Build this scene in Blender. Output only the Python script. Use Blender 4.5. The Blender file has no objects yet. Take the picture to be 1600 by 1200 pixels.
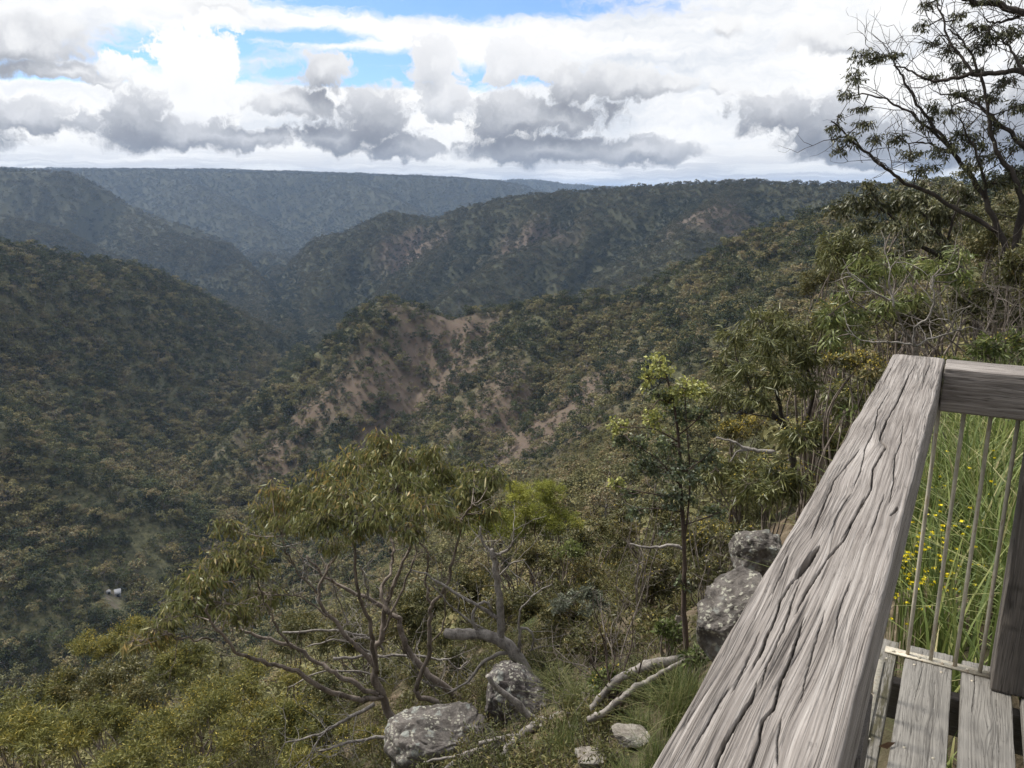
import bpy, bmesh, math, random
import numpy as np
from mathutils import Vector
random.seed(7)
RNG = np.random.default_rng(11)
SC = bpy.context.scene
COL = SC.collection
PI = math.pi

# ---------------------------------------------------------------- survey helpers
# eye at the origin, looking along +Y, tilted down; at(px,py,r) gives the real point
# that lies r metres away horizontally on that bearing.
PITCH = math.radians(13.43)
FPX = 1256.0
SP, CP = math.sin(PITCH), math.cos(PITCH)
def ray(px, py):
    xc = (px-800.0)/FPX; yc = (600.0-py)/FPX
    return np.array([xc, CP+yc*SP, -SP+yc*CP])
def at(px, py, r):
    d = ray(px, py); return d*(r/math.hypot(d[0], d[1]))
def at_z(px, py, z):
    d = ray(px, py); return d*(z/d[2])

# ---------------------------------------------------------------- noise (numpy)
_P = np.random.default_rng(3).permutation(256); _P = np.concatenate([_P, _P, _P])
_G = np.random.default_rng(4).normal(size=(256, 3)); _G /= np.linalg.norm(_G, axis=1)[:, None]
def perlin(x, y, z=0.0):
    x, y, z = np.broadcast_arrays(np.asarray(x, float), np.asarray(y, float), np.asarray(z, float))
    xi, yi, zi = np.floor(x).astype(int), np.floor(y).astype(int), np.floor(z).astype(int)
    xf, yf, zf = x-xi, y-yi, z-zi
    xi &= 255; yi &= 255; zi &= 255
    u, v, w = (t*t*t*(t*(t*6-15)+10) for t in (xf, yf, zf))
    def g(a, b, c):
        h = _P[_P[_P[(xi+a) & 255]+((yi+b) & 255)]+((zi+c) & 255)]
        gr = _G[h]
        return gr[..., 0]*(xf-a)+gr[..., 1]*(yf-b)+gr[..., 2]*(zf-c)
    def L(a, b, t): return a+(b-a)*t
    return L(L(L(g(0,0,0), g(1,0,0), u), L(g(0,1,0), g(1,1,0), u), v),
             L(L(g(0,0,1), g(1,0,1), u), L(g(0,1,1), g(1,1,1), u), v), w)*1.5
def fbm(x, y, z=0.0, o=4, gain=.5):
    s = 0; a = 1.0; f = 1.0
    for i in range(o):
        s = s+a*perlin(np.asarray(x)*f+17.3*i, np.asarray(y)*f+5.1*i, np.asarray(z)*f); a *= gain; f *= 2.03
    return s
def sstep(a, b, x):
    t = np.clip((np.asarray(x, float)-a)/(b-a), 0, 1); return t*t*(3-2*t)

# ---------------------------------------------------------------- object helpers
def mesh_obj(name, V, F, mat=None, parent=None, smooth=False, attrs=None, uv=None):
    """V (n,3) float, F (m,k) int array or list of such arrays -> one linked mesh object"""
    me = bpy.data.meshes.new(name)
    V = np.asarray(V, np.float32)
    Fs = F if isinstance(F, list) else [F]
    Fs = [np.asarray(f, np.int32) for f in Fs if len(f)]
    loops = np.concatenate([f.ravel() for f in Fs]) if Fs else np.zeros(0, np.int32)
    tot = np.concatenate([np.full(len(f), f.shape[1], np.int32) for f in Fs]) if Fs else np.zeros(0, np.int32)
    me.vertices.add(len(V)); me.vertices.foreach_set('co', V.ravel())
    me.loops.add(len(loops)); me.loops.foreach_set('vertex_index', loops)
    me.polygons.add(len(tot))
    st = np.concatenate([[0], np.cumsum(tot)[:-1]]).astype(np.int32) if len(tot) else tot
    me.polygons.foreach_set('loop_start', st); me.polygons.foreach_set('loop_total', tot)
    if smooth: me.polygons.foreach_set('use_smooth', np.ones(len(tot), bool))
    for k, a in (attrs or {}).items():
        a = np.asarray(a)
        if a.ndim == 1:
            at_ = me.attributes.new(k, 'FLOAT', 'POINT'); at_.data.foreach_set('value', a.astype(np.float32))
        else:
            at_ = me.attributes.new(k, 'FLOAT_VECTOR', 'POINT'); at_.data.foreach_set('vector', a.astype(np.float32).ravel())
    me.update(calc_edges=True)
    me.validate()
    if mat: me.materials.append(mat)
    o = bpy.data.objects.new(name, me); COL.objects.link(o)
    if parent: o.parent = parent
    return o
def tag(o, label, cat=None, group=None, kind=None):
    if label: o['label'] = label
    if cat: o['category'] = cat
    if group: o['group'] = group
    if kind: o['kind'] = kind
    return o
def thing(name, label, cat, loc=(0, 0, 0), group=None):
    o = bpy.data.objects.new(name, None); COL.objects.link(o); o.location = [float(c) for c in loc]
    o.empty_display_size = .2
    return tag(o, label, cat, group)

class Geo:
    """collects quads / tubes into one mesh"""
    def __init__(s): s.V = []; s.F4 = []; s.F3 = []; s.n = 0; s.A = []
    def add(s, V, F4=None, F3=None, a=None):
        V = np.asarray(V, float)
        if F4 is not None and len(F4): s.F4.append(np.asarray(F4, int)+s.n)
        if F3 is not None and len(F3): s.F3.append(np.asarray(F3, int)+s.n)
        s.V.append(V); s.n += len(V)
        s.A.append(np.zeros(len(V)) if a is None else np.broadcast_to(a, (len(V),)))
    def tube(s, P, R, k=7, cap=True, rough=0.0, a=None, twist=0.0):
        P = np.asarray(P, float); R = np.broadcast_to(np.asarray(R, float), (len(P),))
        n = len(P)
        T = np.gradient(P, axis=0); T /= np.linalg.norm(T, axis=1)[:, None]+1e-9
        ref = np.array([.31, .17, .93]) if abs(T[0] @ np.array([.31, .17, .93])) < .9 else np.array([1., 0, 0])
        U = np.zeros_like(P); u = np.cross(T[0], ref); u /= np.linalg.norm(u)
        for i in range(n):
            u = u-T[i]*(u @ T[i]); u /= np.linalg.norm(u)+1e-9; U[i] = u
        W = np.cross(T, U)
        an = np.arange(k)*2*PI/k
        ring = np.cos(an)[None, :, None]*U[:, None, :]+np.sin(an)[None, :, None]*W[:, None, :]
        rr = np.repeat(R[:, None], k, 1)
        if rough:
            q = P[:, None, :]+ring*R[:, None, None]
            sc = .5/max(R.max(), .01)
            rr = rr*(1+rough*(perlin(q[..., 0]*sc, q[..., 1]*sc, q[..., 2]*sc*.5)+.6*perlin(q[..., 0]*sc*3, q[..., 1]*sc*3, q[..., 2]*sc)))
        V = (P[:, None, :]+ring*rr[..., None]).reshape(-1, 3)
        i = np.arange(n-1)[:, None]*k; j = np.arange(k)[None, :]; j2 = (j+1) % k
        F = np.stack([i+j, i+j2, i+k+j2, i+k+j], -1).reshape(-1, 4)
        F3 = []
        if cap:
            V = np.vstack([V, P[0], P[-1]+T[-1]*R[-1]*.5]); c0 = n*k; c1 = c0+1
            for q in range(k):
                F3.append((q, c0, (q+1) % k)); F3.append(((n-1)*k+q, (n-1)*k+(q+1) % k, c1))
        s.add(V, F, F3, a)
    def build(s, name, mat, parent=None, smooth=False, attr=None):
        V = np.vstack(s.V) if s.V else np.zeros((0, 3))
        F = []
        if s.F4: F.append(np.vstack(s.F4))
        if s.F3: F.append(np.vstack(s.F3))
        if parent is not None: V = V-np.array(parent.location)
        return mesh_obj(name, V, F, mat, parent, smooth, {attr: np.concatenate(s.A)} if attr else None)

def curve_pts(P, n=8):
    """Catmull-Rom through the points"""
    P = np.asarray(P, float)
    if len(P) < 3:
        t = np.linspace(0, 1, n+1)[:, None]; return P[0]+(P[-1]-P[0])*t
    Q = np.vstack([2*P[0]-P[1], P, 2*P[-1]-P[-2]]); out = []
    for i in range(1, len(Q)-2):
        t = np.linspace(0, 1, n, endpoint=False)[:, None]
        a, b, c, d = Q[i-1], Q[i], Q[i+1], Q[i+2]
        out.append(.5*((2*b)+(c-a)*t+(2*a-5*b+4*c-d)*t*t+(3*b-a-3*c+d)*t**3))
    out.append(P[-1:]); return np.vstack(out)

# ---------------------------------------------------------------- material helpers
def new_mat(name):
    m = bpy.data.materials.new(name); m.use_nodes = True
    nt = m.node_tree; nt.nodes.clear()
    out = nt.nodes.new('ShaderNodeOutputMaterial'); b = nt.nodes.new('ShaderNodeBsdfPrincipled')
    nt.links.new(b.outputs[0], out.inputs[0])
    b.inputs['Specular IOR Level'].default_value = .25; b.inputs['Roughness'].default_value = .8
    return m, nt, b
class NT:
    def __init__(s, nt): s.nt = nt; s.dim = '3D'
    def __call__(s, typ, **kw):
        n = s.nt.nodes.new(typ)
        for k, v in kw.items(): setattr(n, k, v)
        return n
    def link(s, a, b): s.nt.links.new(a, b)
    def math(s, op, a, b=None, c=None, clamp=False):
        n = s.nt.nodes.new('ShaderNodeMath'); n.operation = op; n.use_clamp = clamp
        for i, v in enumerate((a, b, c)):
            if v is None: continue
            if isinstance(v, (int, float)): n.inputs[i].default_value = v
            else: s.link(v, n.inputs[i])
        return n.outputs[0]
    def vmath(s, op, a, b=None):
        n = s.nt.nodes.new('ShaderNodeVectorMath'); n.operation = op
        for i, v in enumerate((a, b)):
            if v is None: continue
            if isinstance(v, (tuple, list)): n.inputs[i].default_value = v
            else: s.link(v, n.inputs[i])
        return n.outputs['Value'] if op in ('LENGTH', 'DOT_PRODUCT', 'DISTANCE') else n.outputs[0]
    def smooth(s, a, b, x):
        n = s.nt.nodes.new('ShaderNodeMapRange'); n.interpolation_type = 'SMOOTHSTEP'
        n.inputs[1].default_value = a; n.inputs[2].default_value = b
        s.link(x, n.inputs[0]); return n.outputs[0]
    def maprange(s, x, a, b, c, d):
        n = s.nt.nodes.new('ShaderNodeMapRange')
        for i, v in enumerate((a, b, c, d)): n.inputs[i+1].default_value = v
        s.link(x, n.inputs[0]); return n.outputs[0]
    def noise(s, vec, scale, detail=4, rough=.55, out=0, dist=0.0):
        n = s.nt.nodes.new('ShaderNodeTexNoise'); n.noise_dimensions = s.dim; n.inputs['Scale'].default_value = scale
        n.inputs['Detail'].default_value = detail; n.inputs['Roughness'].default_value = rough
        n.inputs['Distortion'].default_value = dist
        if vec is not None: s.link(vec, n.inputs['Vector'])
        return n.outputs[out]
    def voro(s, vec, scale, feat='F1', rnd=1.0, out='Distance', detail=0.0):
        n = s.nt.nodes.new('ShaderNodeTexVoronoi'); n.voronoi_dimensions = s.dim; n.feature = feat; n.inputs['Scale'].default_value = scale
        n.inputs['Randomness'].default_value = rnd; n.inputs['Detail'].default_value = detail
        if vec is not None: s.link(vec, n.inputs['Vector'])
        return n.outputs[out]
    def ramp(s, x, stops, interp='LINEAR'):
        n = s.nt.nodes.new('ShaderNodeValToRGB'); cr = n.color_ramp; cr.interpolation = interp
        while len(cr.elements) < len(stops): cr.elements.new(.5)
        for e, (p, c) in zip(cr.elements, stops):
            e.position = p; e.color = (*c, 1) if len(c) == 3 else c
        s.link(x, n.inputs[0]); return n.outputs[0]
    def mix(s, f, a, b, mode='MIX'):
        n = s.nt.nodes.new('ShaderNodeMix'); n.data_type = 'RGBA'; n.blend_type = mode
        for i, v in ((0, f), (6, a), (7, b)):
            if isinstance(v, (int, float)): n.inputs[i].default_value = v
            elif isinstance(v, tuple): n.inputs[i].default_value = (*v, 1) if len(v) == 3 else v
            else: s.link(v, n.inputs[i])
        return n.outputs[2]
    def attr(s, name, out='Fac'):
        n = s.nt.nodes.new('ShaderNodeAttribute'); n.attribute_name = name; return n.outputs[out]
    def bump(s, h, b, strength=.5, dist=.02):
        n = s.nt.nodes.new('ShaderNodeBump'); n.inputs['Strength'].default_value = strength
        n.inputs['Distance'].default_value = dist; s.link(h, n.inputs['Height']); s.link(n.outputs[0], b.inputs['Normal'])
# ================================================================ TERRAIN
CAN = 6.0   # canopy height over the crest lines read from the photograph
def crest(pts):
    out = []
    for px, py, r in pts:
        p = at(px, py, r); p[2] -= CAN; out.append(p)
    return np.array(out)
RIDGES = [   # (crest line, flank slope, rounding, gully depth, gully width)
 # hill on the left
 (crest([(-420,300,900),(-200,335,980),(0,371,1050),(60,387,1080),(140,405,1100),(200,409,1150),(260,431,1230),(330,466,1330),(400,501,1450),(470,531,1560),(490,548,1650)]), .60, 14, 36, 95),
 (crest([(-250,520,930),(-100,562,890),(0,616,840),(100,658,790),(200,720,720),(290,768,670),(350,806,628)]), .50, 14, 12, 60),
 (crest([(-200,760,620),(-80,812,570),(0,862,530),(80,925,490),(140,985,460)]), .50, 12, 10, 50),
 # spur on the right with its nose
 (crest([(1500,285,600),(1400,297,625),(1330,312,645),(1250,337,680),(1150,372,700),(1080,402,720),(1020,440,740),(960,463,752),(890,460,760),(850,463,768),(770,476,790),(700,487,800),(640,471,812),(590,463,818),(540,494,832),(490,534,835),(440,578,822),(400,622,800),(330,692,764),(268,742,738)]), .68, 5, 32, 62),
 (crest([(1330,335,590),(1300,400,520),(1200,462,480),(1100,522,455),(1000,592,440),(900,662,435),(820,724,440),(760,790,450)]), .62, 8, 16, 50),
 (crest([(850,463,768),(830,540,660),(780,610,600),(700,680,560),(620,760,540)]), .60, 10, 14, 50),
 (crest([(640,471,812),(560,580,720),(480,680,660),(400,780,625)]), .60, 10, 14, 45),
 # middle ridge
 (crest([(300,433,2600),(345,421,2550),(380,406,2500),(440,377,2450),(530,362,2350),(600,331,2300),(625,328,2280),(680,339,2250),(720,321,2200),(790,306,2150),(880,296,2100),(960,291,2050),(1060,284,2000),(1130,279,1950),(1200,281,1900),(1300,281,1800),(1400,286,1700),(1600,285,1500)]), .62, 8, 105, 210),
 (crest([(960,300,2020),(900,352,1900),(800,393,1800),(740,433,1700),(700,463,1620),(640,500,1560)]), .58, 8, 35, 120),
 (crest([(1150,290,1900),(1100,335,1650),(1060,400,1500),(960,440,1420)]), .58, 14, 30, 110),
 (crest([(720,325,2190),(690,380,2020),(620,440,1850),(560,500,1720)]), .55, 12, 30, 110),
 (crest([(600,335,2290),(520,410,2100),(470,470,1950)]), .55, 12, 30, 110),
 # far left spurs
 (crest([(-300,260,3900),(0,262,3600),(110,269,3500),(150,290,3440),(200,321,3400),(300,357,3300),(395,389,3250)]), .55, 20, 115, 260),
 (crest([(-200,300,2900),(0,333,2750),(90,356,2680),(170,393,2620),(230,420,2600)]), .5, 20, 40, 160),
 (crest([(200,330,3350),(280,372,2900),(350,378,2850),(400,402,2800)]), .5, 20, 40, 160),
 # far plateau
 (crest([(-500,262,6300),(-200,263,6000),(0,262,5800),(100,265,5700),(250,264,5600),(340,267,5500),(500,271,5400),(600,274,5450),(700,277,5550),(760,281,5700),(810,287,6000)]), .55, 60, 190, 520),
 (crest([(250,266,5560),(330,300,5000),(400,345,4500),(430,372,4300)]), .5, 30, 70, 300),
 (crest([(520,274,5380),(600,300,4900),(660,335,4500)]), .5, 30, 70, 300),
 (crest([(-100,263,6800),(300,264,6700),(560,271,6500),(700,277,6600)]), .2, 200, 20, 520),
 (crest([(560,277,8200),(700,278,8000),(790,281,8000),(815,279,8000),(850,281,8000),(880,287,8100),(960,291,8300),(1200,292,8600),(1700,292,8600)]), .4, 60, 120, 600),
 # the plateau edge this lookout stands on
 (np.array([(95,-260,8),(72,-60,4),(78,30,3),(112,100,3),(175,220,3),(235,350,1),(275,480,-2),tuple(at(1400,297,625)-np.array([0,0,6.]))]), .72, 12, 10, 45),
 (np.array([(600,300,0),(420,420,-2),tuple(at(1500,285,600)-np.array([0,0,6.]))]), .66, 30, 10, 80),
]
AZB = math.radians(29.6)                      # bearing of the long handrail
BU = np.array([math.sin(AZB), math.cos(AZB)]) # along it
BV = np.array([-math.cos(AZB), math.sin(AZB)])# to its left (downhill)
def seg_field(x, y, C):
    """distance to, height on and arc length along a crest polyline"""
    bd = np.full(x.shape, 1e18); bz = np.zeros(x.shape); bs = np.zeros(x.shape); s0 = 0.0
    for i in range(len(C)-1):
        a, b = C[i], C[i+1]; dx, dy = b[0]-a[0], b[1]-a[1]; L2 = dx*dx+dy*dy
        t = np.clip(((x-a[0])*dx+(y-a[1])*dy)/L2, 0, 1)
        d = (x-a[0]-t*dx)**2+(y-a[1]-t*dy)**2
        m = d < bd
        bd = np.where(m, d, bd); bz = np.where(m, a[2]+(b[2]-a[2])*t, bz)
        bs = np.where(m, s0+t*math.sqrt(L2), bs); s0 += math.sqrt(L2)
    return np.sqrt(bd), bz, bs
def _az(px, r, z):
    d = ray(px, 600); n = math.hypot(d[0], d[1]); return (d[0]/n*r, d[1]/n*r, z)
# the creek in the bottom of the gorge, from the far junction to the foot of the lookout slope
CREEK = np.array([_az(*q) for q in ((395,4000,-292),(420,2900,-286),(470,1900,-280),(478,1600,-278),(440,1300,-276),(398,1080,-274),(340,930,-272),(290,850,-270),(246,778,-268),(258,722,-267),(312,672,-266),(372,645,-265),(384,600,-264),(335,520,-264),(230,440,-263),(40,390,-262),(-300,380,-260))])
def H_macro(x, y):
    r = np.hypot(x, y)
    h = -268-.004*r+3*fbm(x/120, y/120, 2.2, 3)
    k = np.clip(r*.002, .8, 4.5)
    wx = fbm(x/160, y/160, 7.7, 3); wy = fbm(x/160, y/160, 9.1, 3)
    for i, (C, sl, w, gd, gw) in enumerate(RIDGES):
        d, z, s = seg_field(x, y, C)
        n1 = perlin(s/gw+.55*wx+31.7*i, d/(gw*5)+.3*wy, .37*i)
        n2 = perlin(s/gw*2.7+.9*wx+11.7*i, d/(gw*2.2)+.4*wy, .77*i)
        n3 = perlin(s/gw*6.1+1.3*wy+1.7*i, d/(gw*1.1), .17*i)
        amp = gd*(1-np.exp(-d/(gw*.9)))
        t = z-sl*(np.sqrt(d*d+w*w)-w)+amp*((.35-np.abs(n1)*1.7)*.8+.55*(.25-np.abs(n2)*1.1)+.22*n3)
        m = np.maximum(h, t)
        h = m+k*np.log1p(np.exp(-np.abs(h-t)/k))
    dc, zc, sc_ = seg_field(x, y, CREEK)
    c = zc+(.86+.5*sstep(850, 1100, r))*np.maximum(dc-5-3*perlin(sc_/30, 4.4), 0)+np.clip(dc*.12, 0, 14)*perlin(sc_/38, dc/90, 2.2)+np.maximum(dc-150, 0)
    kk = 4.0; h = np.minimum(h, c)-kk*np.log1p(np.exp(-np.abs(h-c)/kk))
    h = h+np.clip(r*.0022, .2, 9)*fbm(x/np.clip(r*.06, 9, 220), y/np.clip(r*.06, 9, 220), 1.1, 3)*.8
    return h
def H_near(x, y):
    v = x*BV[0]+y*BV[1]; u = x*BU[0]+y*BU[1]
    s = v-.10-.05*np.clip(u, -20, 60)
    k = .55
    down = k*np.log1p(np.exp(np.clip(s/k, -40, 60)))
    up = k*np.log1p(np.exp(np.clip(-s/k, -40, 60)))
    n = fbm(x/7, y/7, 3.3, 4)*.5*np.clip(np.hypot(x, y)/9, .12, 1.5)
    ext = 3*np.log1p(np.exp(np.clip((u-9)/3, -40, 60)))*sstep(-14, 8, v)
    return -1.80-.95*sstep(-.25, 1.0, v)-.30*ext-.74*down+.05*np.minimum(up, 30)+n+.12*fbm(x/.9, y/.9, 8.8, 3)
def H(x, y):
    x = np.asarray(x, float); y = np.asarray(y, float)
    r = np.hypot(x, y); w = sstep(30, 110, r)
    out = np.empty(x.shape)
    near = w < 1; far = w > 0
    hn = np.zeros(x.shape); hm = np.zeros(x.shape)
    if near.any(): hn[near] = H_near(x[near], y[near])
    if far.any(): hm[far] = H_macro(x[far], y[far])
    return hn*(1-w)+hm*w
def h1(x, y): return float(H(np.array([x]), np.array([y]))[0])

# polar sheet, fine ahead and coarse behind, out to the horizon
_az = np.radians(np.concatenate([np.linspace(-180, -64, 30)[:-1], np.linspace(-64, -42, 60)[:-1], np.linspace(-42, 42, 760), np.linspace(42, 64, 60)[1:], np.linspace(64, 180, 30)[1:]]))
_rr = np.concatenate([[.02, .3], np.geomspace(.6, 9500, 640), [11000, 14000, 20000, 40000]])
NA, NR = len(_az), len(_rr)
TX = _rr[:, None]*np.sin(_az)[None]; TY = _rr[:, None]*np.cos(_az)[None]
TZ = H(TX.ravel(), TY.ravel()).reshape(TX.shape)
TZ[-4:] = np.minimum(TZ[-4:], np.array([20, 20, 20, 0.])[:, None])

# visible-from-the-lookout map (with tree height to spare) so hidden slopes carry no forest
_el = (TZ+8)/np.maximum(_rr, 1)[:, None]
_run = np.maximum.accumulate((TZ)/np.maximum(_rr, 1)[:, None], axis=0)
_run = np.vstack([np.full((1, NA), -9.), _run[:-1]])
VIS = _el > _run-.004
def grid_ij(x, y):
    r = np.hypot(x, y); a = np.arctan2(x, y)
    return np.clip(np.searchsorted(_rr, r), 1, NR-1), np.clip(np.searchsorted(_az, a), 1, NA-1)
def terr_z(x, y):
    """height on the sheet itself (bilinear)"""
    x = np.asarray(x, float); y = np.asarray(y, float)
    i, j = grid_ij(x, y); r = np.hypot(x, y); a = np.arctan2(x, y)
    fr = np.clip((r-_rr[i-1])/(_rr[i]-_rr[i-1]), 0, 1); fa = np.clip((a-_az[j-1])/(_az[j]-_az[j-1]), 0, 1)
    return (TZ[i-1, j-1]*(1-fr)+TZ[i, j-1]*fr)*(1-fa)+(TZ[i-1, j]*(1-fr)+TZ[i, j]*fr)*fa
def hit(px, py, rmin=3.0):
    """where the line of sight through a pixel meets the ground"""
    d = ray(px, py); d = d/math.hypot(d[0], d[1])
    rs = np.geomspace(rmin, 9000, 2500)
    z = terr_z(d[0]*rs, d[1]*rs)
    k = np.argmax(z > d[2]*rs)
    return d*rs[k] if (z > d[2]*rs).any() else d*9000
# bare patches: (pixel it is seen at, half length m, half width m, reddish?)
BARE = []; FACES = []
for px, py, a, b, red in [
  (700,520,34,20,1),(640,555,22,12,1),(735,500,18,12,1),(770,510,16,10,1),(690,600,22,12,1),(610,590,20,9,1),(520,660,26,10,1),(470,600,14,8,1),
  (820,690,16,12,1),(860,660,14,10,1),(930,600,12,8,1),(900,640,12,8,1),(800,710,14,8,1),(640,640,20,10,1),(560,560,18,8,1),
  (385,690,16,9,.7),(330,720,20,11,.5),(360,750,12,10,.4),(370,800,10,7,.2),(425,640,10,8,.8),(420,545,22,12,.9),(445,565,14,8,.9),(400,570,10,9,.9),
  (10,600,24,8,.5),(270,850,20,5,.1),(175,935,7,16,0),
  (1120,310,40,22,.6),(1080,340,36,20,.6),(670,365,46,12,.3),(820,350,30,10,.4),(790,375,24,10,.4),(720,470,20,8,.6),(1060,350,20,22,.5),
  (890,520,16,10,.2),(830,510,14,9,.1),(1080,545,14,9,.3),(1000,470,26,4,0),(930,470,22,4,0)]:
    p = hit(px, py, 120); BARE.append((p[0], p[1], a*.66, b*.6, red))
for px, py, a, b in [(690,560,75,70),(600,620,60,60),(500,640,55,45),(430,700,40,40),(860,680,60,55),(780,650,50,50),(930,600,45,40),(1110,330,110,70),(830,370,120,60),(640,400,110,70)]:
    p = hit(px, py, 120); FACES.append((p[0], p[1], a, b))
def face_mask(x, y):
    m = np.zeros(x.shape); wob = fbm(x/40, y/40, 2.4, 4)
    for cx, cy, a, b in FACES:
        n = math.hypot(cx, cy); ux, uy = cx/n, cy/n
        d = np.hypot(((x-cx)*uy-(y-cy)*ux)/a, ((x-cx)*ux+(y-cy)*uy)/(b*1.5)); m = np.maximum(m, sstep(1.2, .4, d+.5*wob))
    return m
def bare_mask(x, y):
    m = np.zeros(x.shape); red = np.zeros(x.shape)
    wob = fbm(x/14, y/14, 4.4, 3)
    for cx, cy, a, b, rd in BARE:
        n = math.hypot(cx, cy); ux, uy = cx/n, cy/n
        d = np.hypot(((x-cx)*uy-(y-cy)*ux)/a, ((x-cx)*ux+(y-cy)*uy)/(b*1.6))
        q = sstep(1.25, .45, d+.55*wob)
        red = np.where(q > m, rd, red); m = np.maximum(m, q)
    return m, red
_bm, _br = bare_mask(TX.ravel(), TY.ravel()); _fm = face_mask(TX.ravel(), TY.ravel())
# slope of the sheet -> rock
gz_r = np.gradient(TZ, axis=0)/np.maximum(np.gradient(_rr), .01)[:, None]
gz_a = np.gradient(TZ, axis=1)/(np.maximum(_rr, .5)[:, None]*np.gradient(_az)[None])
SLOPE = np.hypot(gz_r, gz_a)

def mat_ground():
    m, nt, b = new_mat('ground_earth'); N = NT(nt)
    pos = N('ShaderNodeNewGeometry').outputs['Position']
    bare = N.attr('bare'); red = N.attr('red'); dist = N.attr('dist')
    nb = N.noise(pos, .02, 6, .6); nm = N.noise(pos, .35, 8, .75); ns = N.noise(pos, 6, 6, .65)
    veg = N.ramp(N.math('ADD', N.math('MULTIPLY', nb, .22), N.math('MULTIPLY', nm, .78)), [(.33, (.030, .030, .018)), (.45, (.065, .066, .036)), (.54, (.115, .112, .06)), (.66, (.165, .145, .095))])
    soil = N.ramp(ns, [(.3, (.05, .038, .026)), (.5, (.12, .092, .062)), (.68, (.21, .17, .12))])
    litter = N.ramp(N.noise(pos, 1.3, 5, .6), [(.35, (.03, .028, .016)), (.5, (.06, .052, .03)), (.65, (.04, .055, .02))])
    near = N.mix(N.smooth(.42, .6, N.noise(pos, .9, 5, .6)), litter, soil)
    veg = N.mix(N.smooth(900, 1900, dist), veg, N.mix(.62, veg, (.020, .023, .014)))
    veg = N.mix(N.math('MULTIPLY', N.attr('face'), N.smooth(.30, .52, N.noise(pos, .3, 8, .75))), veg, (.112, .084, .064))
    scree = N.mix(red, (.145, .122, .098), (.130, .098, .077))
    scree = N.mix(N.smooth(.35, .7, N.noise(pos, .5, 6, .7)), scree, N.mix(.6, scree, (.04, .035, .026)))
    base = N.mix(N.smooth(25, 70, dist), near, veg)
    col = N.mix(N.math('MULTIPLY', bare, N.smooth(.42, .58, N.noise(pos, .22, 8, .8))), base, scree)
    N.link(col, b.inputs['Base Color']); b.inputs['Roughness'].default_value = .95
    b.inputs['Specular IOR Level'].default_value = .1
    N.bump(N.math('ADD', N.math('MULTIPLY', ns, .4), nm), b, .7, .25)
    return m
idx = (np.arange(NR-1)[:, None]*NA+np.arange(NA-1)[None])
Fq = np.stack([idx, idx+1, idx+NA+1, idx+NA], -1).reshape(-1, 4)
ground = mesh_obj('ground', np.stack([TX.ravel(), TY.ravel(), TZ.ravel()], 1), Fq, mat_ground(), smooth=True,
   attrs={'bare': _bm, 'face': _fm, 'red': _br, 'dist': np.repeat(_rr, NA)})
ground['kind'] = 'structure'
# ================================================================ CAMERA, SUN, SKY, AIR
cam_d = bpy.data.cameras.new('camera'); cam = bpy.data.objects.new('camera', cam_d); COL.objects.link(cam)
cam_d.sensor_width = 36; cam_d.lens = 36*FPX/1600; cam_d.clip_start = .02; cam_d.clip_end = 120000
cam.rotation_euler = (PI/2-PITCH, 0, 0)
SC.camera = cam
SUN_EL, SUN_AZ = math.radians(49), math.radians(-58)
sl = bpy.data.lights.new('sun', 'SUN'); sl.energy = 3.5; sl.angle = math.radians(11); sl.color = (1, .945, .86)
so = bpy.data.objects.new('sun', sl); COL.objects.link(so)
sd = Vector((math.sin(SUN_AZ)*math.cos(SUN_EL), math.cos(SUN_AZ)*math.cos(SUN_EL), math.sin(SUN_EL)))
so.rotation_euler = sd.to_track_quat('Z', 'Y').to_euler()

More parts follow.
